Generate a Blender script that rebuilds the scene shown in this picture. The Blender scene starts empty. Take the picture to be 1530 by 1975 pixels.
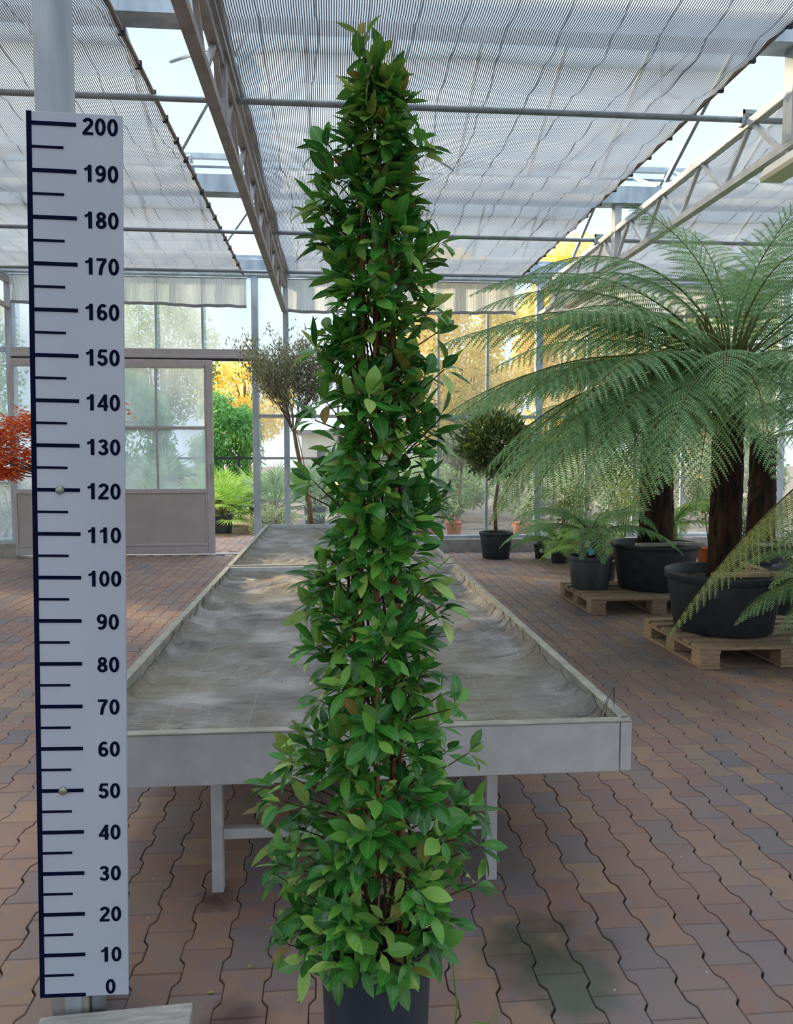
import bpy, math, random
from math import sin, cos, pi, radians, atan, sqrt
from mathutils import Vector, Matrix, noise

# ------------------------------------------------------------------ camera, light, exposure
S = bpy.context.scene
C = bpy.context.collection
TH, PS = atan(.0747), atan(.0829)
cam = bpy.data.cameras.new('camera'); cam_o = bpy.data.objects.new('camera', cam); C.objects.link(cam_o)
cam.sensor_fit = 'VERTICAL'; cam.sensor_height = 36; cam.sensor_width = 36
cam.lens = 1480 / 1975 * 36; cam.clip_end = 300; cam.clip_start = .05
cam_o.location = (0, 0, 1.4); cam_o.rotation_euler = (pi / 2 - TH, 0, -PS)
S.camera = cam_o
S.view_settings.view_transform = 'Standard'; S.view_settings.look = 'None'
S.view_settings.exposure = 1.52; S.view_settings.gamma = 1; S.view_settings.use_curve_mapping = False

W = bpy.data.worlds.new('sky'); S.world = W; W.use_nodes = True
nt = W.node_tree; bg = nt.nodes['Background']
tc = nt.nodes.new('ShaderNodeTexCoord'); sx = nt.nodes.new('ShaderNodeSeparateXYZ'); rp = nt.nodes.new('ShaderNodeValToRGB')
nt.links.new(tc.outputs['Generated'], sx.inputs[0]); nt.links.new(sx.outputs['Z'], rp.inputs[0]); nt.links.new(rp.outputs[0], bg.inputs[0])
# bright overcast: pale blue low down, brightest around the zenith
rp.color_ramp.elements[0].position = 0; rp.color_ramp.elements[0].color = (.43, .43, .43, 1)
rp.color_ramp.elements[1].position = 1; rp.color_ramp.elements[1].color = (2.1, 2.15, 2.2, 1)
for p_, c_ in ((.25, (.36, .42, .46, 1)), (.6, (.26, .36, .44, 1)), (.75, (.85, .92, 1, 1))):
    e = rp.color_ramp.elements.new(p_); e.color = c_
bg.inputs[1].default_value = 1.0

sun = bpy.data.lights.new('evening_sun', 'SUN'); sun_o = bpy.data.objects.new('evening_sun', sun); C.objects.link(sun_o)
sun.energy = 3.2; sun.angle = radians(4); sun.color = (1, .76, .46)
sd = Vector((-.80, .55, .34)).normalized()
sun_o.rotation_euler = sd.to_track_quat('Z', 'Y').to_euler(); sun_o.location = (-10, 8, 8)

R = random.Random(7)
U = R.uniform

# ------------------------------------------------------------------ materials
def srgb(h):
    h = h.lstrip('#'); v = [int(h[i:i + 2], 16) / 255 for i in (0, 2, 4)]
    return tuple((c / 12.92 if c <= .04045 else ((c + .055) / 1.055) ** 2.4) for c in v) + (1,)

class NM:
    def __init__(s, name):
        s.m = bpy.data.materials.new(name); s.m.use_nodes = True; s.t = s.m.node_tree
        s.p = s.t.nodes['Principled BSDF']; s.out = s.t.nodes['Material Output']
    def n(s, ty, **k):
        x = s.t.nodes.new('ShaderNode' + ty)
        for a, b in k.items(): setattr(x, a, b)
        return x
    def l(s, a, b): s.t.links.new(a, b)
    def noise(s, scale, detail=3, vec=None, stretch=None):
        x = s.n('TexNoise'); x.inputs['Scale'].default_value = scale; x.inputs['Detail'].default_value = detail
        co = s.n('TexCoord')
        if stretch:
            mp = s.n('Mapping'); mp.inputs['Scale'].default_value = stretch
            s.l(co.outputs['Object'], mp.inputs[0]); s.l(mp.outputs[0], x.inputs['Vector'])
        else: s.l(co.outputs['Object'], x.inputs['Vector'])
        return x.outputs['Fac']
    def ramp(s, fac, stops, interp='LINEAR'):
        r = s.n('ValToRGB'); r.color_ramp.interpolation = interp
        els = r.color_ramp.elements
        while len(els) > 1: els.remove(els[-1])
        els[0].position = stops[0][0]; els[0].color = stops[0][1]
        for p, c in stops[1:]:
            e = els.new(p); e.color = c
        s.l(fac, r.inputs[0]); return r.outputs[0]
    def bump(s, fac, strength, dist=.01):
        b = s.n('Bump'); b.inputs['Strength'].default_value = strength; b.inputs['Distance'].default_value = dist
        s.l(fac, b.inputs['Height']); s.l(b.outputs[0], s.p.inputs['Normal'])

def mat(name, c1, c2=None, rough=.6, metal=0, scale=6, bump=0, stretch=None, spec=.4, lo=.35, hi=.65):
    k = NM(name); k.p.inputs['Roughness'].default_value = rough; k.p.inputs['Metallic'].default_value = metal
    k.p.inputs['Specular IOR Level'].default_value = spec
    f = k.noise(scale, 5, stretch=stretch)
    k.l(k.ramp(f, [(lo, srgb(c1)), (hi, srgb(c2 or c1))]), k.p.inputs['Base Color'])
    if bump: k.bump(f, bump)
    return k.m

def leafmat(name, cols, rough=.4, trans=.3, rib=None, spec=.5):
    """leaf colour varies leaf by leaf; cols = list of (pos, hex)"""
    k = NM(name)
    g = k.n('NewGeometry')
    col = k.ramp(g.outputs['Random Per Island'], [(p, srgb(c)) for p, c in cols])
    if rib:
        at = k.n('Attribute'); at.attribute_name = 'rib'
        f = k.ramp(at.outputs['Fac'], [(.84, (0, 0, 0, 1)), (1, (.6, .6, .6, 1))])
        mx = k.n('Mix', data_type='RGBA'); mx.inputs['B'].default_value = srgb(rib)
        k.l(f, mx.inputs['Factor']); k.l(col, mx.inputs['A']); col = mx.outputs['Result']
    k.l(col, k.p.inputs['Base Color']); k.p.inputs['Roughness'].default_value = rough
    k.p.inputs['Specular IOR Level'].default_value = spec
    tr = k.n('BsdfTranslucent'); k.l(col, tr.inputs[0])
    ms = k.n('MixShader'); ms.inputs[0].default_value = trans
    k.l(k.p.outputs[0], ms.inputs[1]); k.l(tr.outputs[0], ms.inputs[2]); k.l(ms.outputs[0], k.out.inputs[0])
    return k.m

def glassmat(name, clear, haze, tint='#f4fbff'):
    """thin greenhouse pane: lets light through, a share is milky film (dirt, condensation)"""
    k = NM(name)
    t = k.n('BsdfTransparent'); t.inputs[0].default_value = srgb(tint)
    tl = k.n('BsdfTranslucent'); tl.inputs[0].default_value = srgb('#eef4f8')
    df = k.n('BsdfDiffuse'); df.inputs[0].default_value = srgb('#dfe7ec')
    m0 = k.n('MixShader'); m0.inputs[0].default_value = .3; k.l(tl.outputs[0], m0.inputs[1]); k.l(df.outputs[0], m0.inputs[2])
    nf = k.noise(3.0, 4, stretch=(1, 1, .35))
    mr = k.n('MapRange'); mr.inputs[1].default_value = .3; mr.inputs[2].default_value = .7
    mr.inputs[3].default_value = haze * .5; mr.inputs[4].default_value = haze * 1.5; k.l(nf, mr.inputs[0])
    m1 = k.n('MixShader'); k.l(mr.outputs[0], m1.inputs[0]); k.l(t.outputs[0], m1.inputs[1]); k.l(m0.outputs[0], m1.inputs[2])
    gl = k.n('BsdfGlossy'); gl.inputs['Roughness'].default_value = .08
    m2 = k.n('MixShader'); m2.inputs[0].default_value = .04; k.l(m1.outputs[0], m2.inputs[1]); k.l(gl.outputs[0], m2.inputs[2])
    k.l(m2.outputs[0], k.out.inputs[0]); return k.m

def clothmat(name, c_dark, c_line, pitch=.0137, axis='X', open_=.5, fold=.29, tl_=.28):
    """striped shade cloth: foil strips with open strips between them, darker folds now and then"""
    k = NM(name)
    co = k.n('TexCoord'); sp = k.n('SeparateXYZ'); k.l(co.outputs['Object'], sp.inputs[0])
    def frac(per, wob=0):
        mu = k.n('Math', operation='MULTIPLY'); mu.inputs[1].default_value = 1 / per
        src = sp.outputs[axis]
        if wob:
            nz = k.noise(.8, 2); ad = k.n('Math', operation='MULTIPLY_ADD'); ad.inputs[1].default_value = wob
            k.l(nz, ad.inputs[0]); k.l(src, ad.inputs[2]); src = ad.outputs[0]
        k.l(src, mu.inputs[0])
        fr = k.n('Math', operation='FRACT'); k.l(mu.outputs[0], fr.inputs[0]); return fr.outputs[0]
    st = k.ramp(frac(pitch), [(0, (0, 0, 0, 1)), (open_, (1, 1, 1, 1))], 'CONSTANT')
    fo = k.ramp(frac(fold, .25), [(0, (1, 1, 1, 1)), (.035, (.35, .35, .35, 1)), (.05, (0, 0, 0, 1))])
    wb = k.noise(2.2, 3, stretch=(3, .35, 1))
    col = k.ramp(wb, [(.3, srgb(c_dark)), (.7, srgb(c_line))])
    df = k.n('BsdfDiffuse'); k.l(col, df.inputs[0]); tl = k.n('BsdfTranslucent'); k.l(col, tl.inputs[0])
    a = k.n('MixShader'); a.inputs[0].default_value = tl_; k.l(df.outputs[0], a.inputs[1]); k.l(tl.outputs[0], a.inputs[2])
    tr0 = k.n('BsdfTransparent'); tr0.inputs[0].default_value = (.70, .71, .72, 1)
    tw_ = k.n('BsdfTranslucent'); tw_.inputs[0].default_value = (.40, .415, .44, 1)
    tr = k.n('MixShader'); tr.inputs[0].default_value = .6; k.l(tr0.outputs[0], tr.inputs[1]); k.l(tw_.outputs[0], tr.inputs[2])
    mm = k.n('Math', operation='SUBTRACT', use_clamp=True); k.l(st, mm.inputs[0]); k.l(fo, mm.inputs[1])
    b = k.n('MixShader'); k.l(mm.outputs[0], b.inputs[0]); k.l(a.outputs[0], b.inputs[1]); k.l(tr.outputs[0], b.inputs[2])
    k.l(b.outputs[0], k.out.inputs[0]); return k.m

M = {}
M['galv'] = mat('galvanised_steel', '#9aa6b3', '#b9c3cd', .45, .35, 9, .1, (1, 1, .3))
M['alu'] = mat('mill_aluminium', '#b2b4b8', '#c0c1c4', .5, .15, 14, .05)
M['alu_rail'] = mat('weathered_rail', '#8c8a84', '#a9a59a', .6, .1, 12, .1)
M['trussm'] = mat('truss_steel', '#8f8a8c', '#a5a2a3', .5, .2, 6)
M['truss_lit'] = mat('truss_steel_sunlit', '#a9abae', '#bfc1c3', .5, .15, 6)  # paler copy of the truss steel, sunlight on the right truss put into its colour
M['pipe'] = mat('pipe_steel', '#7b868f', '#8f9aa3', .4, .4, 8)
M['edge'] = mat('brown_edge_tube', '#6d625f', '#7f7471', .5, .1, 8)
M['panel'] = mat('grey_door_panel', '#a79f9f', '#b0a8a6', .7, 0, 3)
M['frame'] = mat('door_aluminium', '#aca5a6', '#b8b2b2', .5, .2, 10)
M['concrete'] = mat('concrete', '#8f8c88', '#a8a5a0', .9, 0, 8, .3)
M['dark'] = mat('dark_seal', '#26262a', '#303034', .6)
M['board'] = mat('white_board', '#afbace', '#b5c0d3', .45, 0, 4)
M['ink'] = mat('navy_ink', '#0b1230', '#0d1534', .8, spec=.05)
M['bolt'] = mat('zinc_bolt', '#8d9489', '#a9afa6', .35, .8, 60)
M['pot'] = mat('black_plastic', '#2b3036', '#363b42', .48, 0, 14, .08)
M['pot_blue'] = mat('blue_black_plastic', '#252f3a', '#2f3b48', .42, 0, 10, .05, (1, 1, .3))
M['pot_dusty'] = mat('dusty_plastic', '#3c4247', '#565b60', .6, 0, 7, .1, (1, 1, .4))
M['terra'] = mat('terracotta_plastic', '#b8603c', '#cf7550', .6, 0, 6)
M['soil'] = mat('soil', '#2e2119', '#4a3628', .95, 0, 50, 1)
M['wood'] = mat('pallet_wood', '#86705a', '#a8907a', .85, 0, 9, .3, (2, 12, 12))
M['wood_pale'] = mat('pale_batten', '#b3977a', '#cbb08e', .8, 0, 9, .2, (2, 12, 12))
M['wood_grey'] = mat('weathered_plank', '#a09d99', '#bab6b0', .9, 0, 8, .3, (2, 14, 8))
M['cane'] = mat('bamboo_cane', '#8e6a48', '#b98a5c', .6, 0, 20, .1)
M['stem'] = mat('vine_stem', '#3b2a22', '#5a4030', .8, 0, 40, .4)
M['bark'] = mat('grey_bark', '#6d5b4b', '#8d7a66', .9, 0, 25, .5)
M['bark_d'] = mat('dark_twig', '#54483c', '#6d5f50', .9, 0, 25, .5)
M['fern_trunk'] = mat('fibrous_fern_trunk', '#1a120e', '#4e2f20', .95, 0, 22, 1.0, (1, 1, .22), lo=.42, hi=.8)
M['stipe'] = mat('fern_stipe', '#4a4a22', '#7a7a3a', .6, 0, 20)
M['lamp'] = mat('lamp_housing', '#d8d2c2', '#e2ddd0', .5, 0, 3)
M['clamp'] = mat('clamp', '#9aa0a6', '#b4b9be', .4, .5, 10)
M['label_w'] = mat('white_label', '#e6ebf0', None, .5)
M['label_b'] = mat('blue_label', '#4aa6d8', '#5bb6e4', .5)
M['red'] = mat('red_tag', '#b03040', None, .5)
M['ground'] = mat('gravel_ground', '#5f5148', '#86766a', .95, 0, 3, .3)
M['render'] = mat('pale_building_wall', '#c9c6bd', '#d6d3cb', .9, 0, 2)
M['grey_clad'] = mat('grey_building_wall', '#8f8f92', '#a3a3a6', .9, 0, 2)
M['roofm'] = mat('dark_roof', '#6a6a70', '#7b7b80', .9, 0, 2)
M['joint'] = mat('joint_sand', '#2b2422', '#3d3431', 1, 0, 30)
M['glass_roof'] = glassmat('roof_glass', 1, .05)
M['glass_clear'] = glassmat('wall_glass', 1, .06)
M['glass_haze'] = glassmat('misted_glass', 1, .30, '#e6f2fb')
M['cloth'] = clothmat('shade_cloth', '#484c53', '#62666c', open_=.46)
M['cloth_l'] = clothmat('shade_cloth_left', '#545354', '#706e6c', open_=.5, fold=.24)
M['valance'] = clothmat('valance_cloth', '#d6d6d8', '#ececec', pitch=.017, open_=.5, fold=.31, tl_=.62)
M['hem'] = mat('cloth_hem', '#85888e', '#9a9da2', .9, 0, 40)

# pavers: colour differs brick by brick, with blotches inside a brick and a mossy stain
k = NM('clay_pavers')
g = k.n('NewGeometry')
base = k.ramp(g.outputs['Random Per Island'], [(0, srgb('#89756f')), (.14, srgb('#797073')), (.26, srgb('#906f64')), (.42, srgb('#8a7067')), (.58, srgb('#987a6a')), (.7, srgb('#846a65')), (.84, srgb('#9b816a')), (1, srgb('#736d71'))])
n1 = k.noise(14, 5); n2 = k.noise(1.3, 3)
mx = k.n('Mix', data_type='RGBA', blend_type='MIX'); mx.inputs['B'].default_value = srgb('#77717a')
k.l(k.ramp(n1, [(.45, (0, 0, 0, 1)), (.75, (.75, .75, .75, 1))]), mx.inputs['Factor']); k.l(base, mx.inputs['A'])
mx2 = k.n('Mix', data_type='RGBA', blend_type='MIX'); mx2.inputs['B'].default_value = srgb('#a98b7b')
k.l(k.ramp(n2, [(.45, (0, 0, 0, 1)), (.8, (.5, .5, .5, 1))]), mx2.inputs['Factor']); k.l(mx.outputs['Result'], mx2.inputs['A'])
# moss and soil stain beside the pot
def spot(k, cx, cy, r, soft, col, prev, nscale=9, amt=.9):
    co = k.n('TexCoord'); d = k.n('VectorMath', operation='DISTANCE'); d.inputs[1].default_value = (cx, cy, 0)
    k.l(co.outputs['Object'], d.inputs[0])
    nz = k.noise(nscale, 5); ad = k.n('Math', operation='MULTIPLY_ADD'); ad.inputs[1].default_value = r * 1.6; k.l(nz, ad.inputs[0]); k.l(d.outputs['Value'], ad.inputs[2])
    f = k.ramp(ad.outputs[0], [(r * .8 + r * .3, (amt,) * 3 + (1,)), (r * 1.8 + soft, (0, 0, 0, 1))])
    m = k.n('Mix', data_type='RGBA'); m.inputs['B'].default_value = srgb(col)
    k.l(f, m.inputs['Factor']); k.l(prev, m.inputs['A']); return m.outputs['Result']
c = spot(k, .58, 2.02, .19, .05, '#3f443a', mx2.outputs['Result'])
c = spot(k, .62, 1.86, .11, .04, '#5d6156', c)
c = spot(k, -.25, 1.83, .08, .03, '#463a36', c, 18, .7)
c = spot(k, -.38, 2.36, .05, .03, '#3d2f2a', c, 22, .8)
# crumbs
vo = k.n('TexVoronoi'); vo.inputs['Scale'].default_value = 9
co = k.n('TexCoord'); k.l(co.outputs['Object'], vo.inputs['Vector'])
m = k.n('Mix', data_type='RGBA'); m.inputs['B'].default_value = srgb('#b9b0a8')
k.l(k.ramp(vo.outputs['Distance'], [(.03, (.8, .8, .8, 1)), (.045, (0, 0, 0, 1))]), m.inputs['Factor']); k.l(c, m.inputs['A'])
k.l(m.outputs['Result'], k.p.inputs['Base Color'])
k.p.inputs['Roughness'].default_value = .72; k.p.inputs['Specular IOR Level'].default_value = .35; k.bump(n1, .12, .004)
M['paver'] = k.m

# bench fabric
k = NM('woven_ground_fabric')
a = k.noise(5, 6); b2 = k.noise(1.7, 4)
col = k.ramp(a, [(.3, srgb('#736e6b')), (.5, srgb('#8c8784')), (.7, srgb('#b2afaf'))])
m1 = k.n('Mix', data_type='RGBA'); m1.inputs['B'].default_value = srgb('#83785f')
k.l(k.ramp(b2, [(.45, (0, 0, 0, 1)), (.7, (.7, .7, .7, 1))]), m1.inputs['Factor']); k.l(col, m1.inputs['A'])
co = k.n('TexCoord'); sp = k.n('SeparateXYZ'); k.l(co.outputs['Object'], sp.inputs[0])
mu = k.n('Math', operation='MULTIPLY_ADD'); mu.inputs[1].default_value = 1 / .27; mu.inputs[2].default_value = .3; k.l(sp.outputs['X'], mu.inputs[0])
fr = k.n('Math', operation='FRACT'); k.l(mu.outputs[0], fr.inputs[0])
m2 = k.n('Mix', data_type='RGBA'); m2.inputs['B'].default_value = srgb('#9ab8b4')
k.l(k.ramp(fr.outputs[0], [(0, (.4, .4, .4, 1)), (.008, (0, 0, 0, 1))], 'CONSTANT'), m2.inputs['Factor']); k.l(m1.outputs['Result'], m2.inputs['A'])
vo = k.n('TexVoronoi'); vo.inputs['Scale'].default_value = 26; k.l(co.outputs['Object'], vo.inputs['Vector'])
m3 = k.n('Mix', data_type='RGBA'); m3.inputs['B'].default_value = srgb('#3c3630')
k.l(k.ramp(vo.outputs['Distance'], [(.07, (.8, .8, .8, 1)), (.1, (0, 0, 0, 1))]), m3.inputs['Factor']); k.l(m2.outputs['Result'], m3.inputs['A'])
k.l(m3.outputs['Result'], k.p.inputs['Base Color']); k.p.inputs['Roughness'].default_value = .6
fb = k.noise(7, 6, stretch=(.45, 2.6, 1)); fb2 = k.noise(140, 2)
ad = k.n('Math', operation='MULTIPLY_ADD'); ad.inputs[1].default_value = .06; k.l(fb2, ad.inputs[0]); k.l(fb, ad.inputs[2])
k.bump(ad.outputs[0], 1.0, .09)
M['fabric'] = k.m

M['leaf'] = leafmat('climber_leaf', [(0, '#285e2c'), (.3, '#3c8036'), (.6, '#52993e'), (.82, '#74b04a'), (.94, '#9ac65c'), (1, '#b8d278')], .27, .27, '#83b062', .55)
M['leaf_top'] = leafmat('climber_tip_leaf', [(0, '#3c6e34'), (.5, '#64943f'), (.85, '#86a24a'), (1, '#96743f')], .38, .35, '#8fb060', .5)
M['fern'] = leafmat('fern_green', [(0, '#60905f'), (.4, '#7ba872'), (.75, '#93b880'), (1, '#acc888')], .55, .4)
M['fern_warm'] = leafmat('fern_sunlit_green', [(0, '#65905a'), (.4, '#82a864'), (.75, '#9cb872'), (1, '#b6c880')], .55, .45)  # yellower copy of the fern green, sun through the lower fronds put into colour
M['fern_light'] = leafmat('fern_light', [(0, '#5d8f3e'), (.5, '#82b04c'), (1, '#a8c65a')], .55, .45)
M['fern_dry'] = leafmat('fern_yellowing', [(0, '#8aa05c'), (.5, '#a9b46e'), (1, '#ccc98a')], .6, .4)
M['fern_brown'] = leafmat('fern_brown', [(0, '#6d4426'), (.5, '#8d5a34'), (1, '#a2713f')], .7, .3)
M['bay'] = leafmat('bay_leaf', [(0, '#33482a'), (.4, '#4c6336'), (.75, '#6b7f45'), (1, '#95a05a')], .45, .2)
M['olive'] = leafmat('narrow_grey_leaf', [(0, '#5d6450'), (.5, '#7f8469'), (1, '#a3a27a')], .6, .3)
M['maple'] = leafmat('red_maple_leaf', [(0, '#c03a20'), (.4, '#dd5a2c'), (.75, '#ee7c38'), (1, '#f6a64c')], .55, .4)
M['autumn'] = leafmat('yellow_autumn_leaf', [(0, '#e6d470'), (.4, '#f6e288'), (.75, '#fbea94'), (1, '#e4e084')], .6, .7)
M['autumn2'] = leafmat('yellow_green_leaf', [(0, '#a8b45a'), (.5, '#ccd070'), (1, '#efdc7c')], .6, .6)
M['hedge'] = leafmat('hedge_leaf', [(0, '#4f8a50'), (.5, '#6aa85e'), (1, '#90c46c')], .6, .45)
M['hedge2'] = leafmat('juniper_leaf', [(0, '#66875a'), (.5, '#88a66a'), (1, '#b0c47e')], .6, .45)
M['palm'] = leafmat('fan_palm_leaf', [(0, '#78a848'), (.5, '#a2c858'), (1, '#cbe070')], .45, .45)
M['palm2'] = leafmat('fan_palm_leaf_grey', [(0, '#5d7d58'), (.5, '#86a473'), (1, '#b2c68e')], .5, .35)
M['varieg'] = leafmat('variegated_leaf', [(0, '#7d9150'), (.5, '#b3b878'), (1, '#d9d49a')], .6, .3)
M['shrub'] = leafmat('shrub_leaf', [(0, '#4c6a30'), (.5, '#748c44'), (1, '#a3ad5c')], .6, .35)

# ------------------------------------------------------------------ mesh helpers
class MB:
    def __init__(s): s.v = []; s.f = []; s.a = None
    def add(s, vs, fs):
        o = len(s.v); s.v.extend(vs); s.f.extend([tuple(i + o for i in f) for f in fs]); return s
    def box(s, x0, y0, z0, x1, y1, z1):
        if x0 > x1: x0, x1 = x1, x0
        if y0 > y1: y0, y1 = y1, y0
        if z0 > z1: z0, z1 = z1, z0
        return s.add([(x0, y0, z0), (x1, y0, z0), (x1, y1, z0), (x0, y1, z0), (x0, y0, z1), (x1, y0, z1), (x1, y1, z1), (x0, y1, z1)],
                     [(0, 3, 2, 1), (4, 5, 6, 7), (0, 1, 5, 4), (1, 2, 6, 5), (2, 3, 7, 6), (3, 0, 4, 7)])
    def bar(s, p, q, w, h=None, up=(0, 0, 1)):
        h = h or w; p = Vector(p); q = Vector(q); d = (q - p).normalized(); u = Vector(up)
        if abs(d.dot(u)) > .98: u = Vector((0, 1, 0))
        x = d.cross(u).normalized(); u = x.cross(d).normalized()
        vs = [tuple(c + x * a * w / 2 + u * b * h / 2) for c in (p, q) for a, b in ((-1, -1), (1, -1), (1, 1), (-1, 1))]
        return s.add(vs, [(0, 1, 2, 3), (7, 6, 5, 4), (0, 4, 5, 1), (1, 5, 6, 2), (2, 6, 7, 3), (3, 7, 4, 0)])
    def tube(s, pts, r, n=8, cap=True):
        pts = [Vector(p) for p in pts]; rs = r if isinstance(r, (list, tuple)) else [r] * len(pts)
        vs = []; prev = None
        for i, p in enumerate(pts):
            d = (pts[min(i + 1, len(pts) - 1)] - pts[max(i - 1, 0)]).normalized()
            if prev is None:
                a = Vector((0, 0, 1)) if abs(d.z) < .9 else Vector((1, 0, 0)); x = d.cross(a).normalized()
            else: x = (prev - d * prev.dot(d)).normalized()
            prev = x; y = d.cross(x)
            for j in range(n):
                t = 2 * pi * j / n; vs.append(tuple(p + (x * cos(t) + y * sin(t)) * rs[i]))
        fs = [(i * n + j, i * n + (j + 1) % n, (i + 1) * n + (j + 1) % n, (i + 1) * n + j) for i in range(len(pts) - 1) for j in range(n)]
        if cap: fs += [tuple(range(n - 1, -1, -1)), tuple((len(pts) - 1) * n + j for j in range(n))]
        return s.add(vs, fs)
    def lathe(s, prof, n=40, c=(0, 0), wob=None):
        vs = []
        for (r, z) in prof:
            for j in range(n):
                t = 2 * pi * j / n; rr = r * (1 + (wob(t, z) if wob else 0)); vs.append((c[0] + rr * cos(t), c[1] + rr * sin(t), z))
        fs = [(i * n + j, i * n + (j + 1) % n, (i + 1) * n + (j + 1) % n, (i + 1) * n + j) for i in range(len(prof) - 1) for j in range(n)]
        return s.add(vs, fs)
    def build(s, name, m, parent=None, smooth=False, loc=None, attr=None):
        me = bpy.data.meshes.new(name); me.from_pydata(s.v, [], s.f)
        if smooth: me.polygons.foreach_set('use_smooth', [True] * len(me.polygons))
        if attr:
            at = me.attributes.new(attr, 'FLOAT', 'POINT'); at.data.foreach_set('value', s.a)
        me.materials.append(m); me.update()
        o = bpy.data.objects.new(name, me); C.objects.link(o)
        if parent: o.parent = parent
        if loc: o.location = loc
        return o

def tag(o, label, cat, group=None, kind=None):
    if label: o['label'] = label
    if cat: o['category'] = cat
    if group: o['group'] = group
    if kind: o['kind'] = kind
    return o
def struct(o): o['kind'] = 'structure'; return o
def thing(name, loc, label, cat, group=None, rz=0):
    o = bpy.data.objects.new(name, None); C.objects.link(o); o.location = loc; o.rotation_euler = (0, 0, rz); o.empty_display_size = .1
    return tag(o, label, cat, group)
def copy_tree(o, parent=None):
    c = o.copy(); C.objects.link(c); c.parent = parent
    for ch in [x for x in bpy.data.objects if x.parent == o]: copy_tree(ch, c)
    return c
def bevel(o, w, seg=2):
    m = o.modifiers.new('bevel', 'BEVEL'); m.width = w; m.segments = seg; m.limit_method = 'ANGLE'; return o

# ------------------------------------------------------------------ floor
WALL_Y = 11.0
def paving(x0, x1, y0, y1, name):
    px, L = .121, .184; mb = MB()
    g = .0009; ch = .0022
    prof = [(0, 0), (.17, 0), (.29, 1), (.71, 1), (.83, 0), (1, 0)]   # 0 wide end, 1 waist
    hw, hn = .0685, .0525
    for i in range(int(x0 / px) - 1, int(x1 / px) + 2):
        cx = i * px; off = (i % 2) * L / 2
        if cx < x0 or cx > x1: continue
        for j in range(int((y0 - off) / L), int((y1 - off) / L) + 1):
            yb = j * L + off
            if yb < y0 or yb + L > y1: continue
            near = yb < 5.5
            dz = U(-.0012, .0012); tx = U(-.006, .006); ty = U(-.006, .006); jx = U(-.0008, .0008)
            out = [(-(hw if w == 0 else hn), t) for t, w in prof]
            poly = [(x, t) for x, t in out] + [(-x, t) for x, t in reversed(out)]
            def ring(ins, z):
                r = []
                for x, t in poly:
                    X = x - math.copysign(ins, x); Y = t * L
                    if t == 0: Y += ins
                    if t == 1: Y -= ins
                    r.append((cx + X + jx, yb + Y, z + dz + (X * tx + (Y - L / 2) * ty) * (1 if z > -.004 else 0)))
                return r
            n = 12
            if near:
                vs = ring(g + ch, 0) + ring(g, -.0035) + ring(g, -.02)
                fs = [tuple(reversed(range(n)))] + [(a * n + q, a * n + (q + 1) % n, (a + 1) * n + (q + 1) % n, (a + 1) * n + q) for a in (0, 1) for q in range(n)]
            else:
                vs = ring(g + .0012, 0) + ring(g + .0012, -.02)
                fs = [tuple(reversed(range(n)))] + [(q, (q + 1) % n, n + (q + 1) % n, n + q) for q in range(n)]
            mb.add(vs, fs)
    return mb.build(name, M['paver'])
fl = paving(-6.2, 7.6, -1.6, 10.86, 'floor'); struct(fl)
o = MB().box(-8, -10.6, -.08, 9.5, 10.9, -.012).build('floor', M['joint']); struct(o)
o = MB().box(-70, -60, -.2, 80, 95, -.085).build('ground', M['ground']); struct(o)
pv = paving(-6, 1.5, 11.12, 15.5, 'path'); struct(pv)

# ------------------------------------------------------------------ back wall
curb = MB(); curb.box(-1.02, 10.86, -.06, 8.2, 11.16, .19); curb.box(-7, 10.86, -.06, -4.3, 11.16, .19)
struct(bevel(curb.build('baseboard_back', M['concrete']), .01))
struct(MB().box(-4.3, 10.88, -.06, -1.02, 11.12, .004).build('trim_1', M['concrete']))
POSTS = [(-4.36, .10), (-.645, .075), (2.97, .10), (6.65, .1)]
wl = MB()
for x, w in POSTS: wl.box(x - w / 2, 10.93, .1, x + w / 2, 11.05, 4.1)
wl.box(-1.115, 10.92, -.02, -1.025, 11.04, 4.1)
wl.box(-7, 10.95, .19, -4.3, 11.03, .235); wl.box(-1.03, 10.95, .19, 8.2, 11.03, .235)
wl.box(-7, 10.9, 3.86, 8.2, 11.06, 4.08)
struct(bevel(wl.build('wall_back', M['galv']), .004, 1))
bars = MB()
for x in (.08, .8, 1.51, 2.22, 3.7, 4.42, 5.15, 5.88, 7.4): bars.box(x - .018, 10.97, .2, x + .018, 11.02, 3.9)
bars.box(-1.03, 10.955, 1.92, 6.6, 11.02, 1.965)
for x in (-2.42, -1.79, -3.05, -3.7): bars.box(x - .014, 10.97, 2.82, x + .014, 11.02, 3.9)
for x in (-5.0, -5.65, -6.3): bars.box(x - .014, 10.97, .2, x + .014, 11.02, 3.9)
bars.box(-7, 10.95, 2.80, -4.4, 11.02, 2.86)
bars.box(-7, 10.95, 1.0, -4.4, 11.02, 1.03)
struct(bars.build('trim_2', M['galv']))
lint = MB().box(-4.31, 10.86, 2.75, -1.11, 11.02, 2.85).box(-4.31, 10.83, 2.72, -1.11, 10.9, 2.76)
struct(bevel(lint.build('trim_3', M['frame']), .004, 1))
struct(MB().box(-4.31, 10.84, 2.685, -1.11, 10.88, 2.722).build('trim_4', M['dark']))
wn = 0
def pane(x0, x1, z0, z1, m='glass_clear', y=10.995):
    global wn; wn += 1
    struct(MB().box(x0, y - .002, z0, x1, y + .002, z1).build('window_%d' % wn, M[m]))
xs = [-1.03, -.65, .08, .8, 1.51, 2.22, 2.97, 3.7, 4.42, 5.15, 5.88, 6.65, 7.4, 8.2]
for a, b in zip(xs, xs[1:]):
    pane(a, b, .23, 1.94); pane(a, b, 1.94, 3.88)
xs = [-4.36, -3.7, -3.05, -2.42, -1.79, -1.1]
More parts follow.
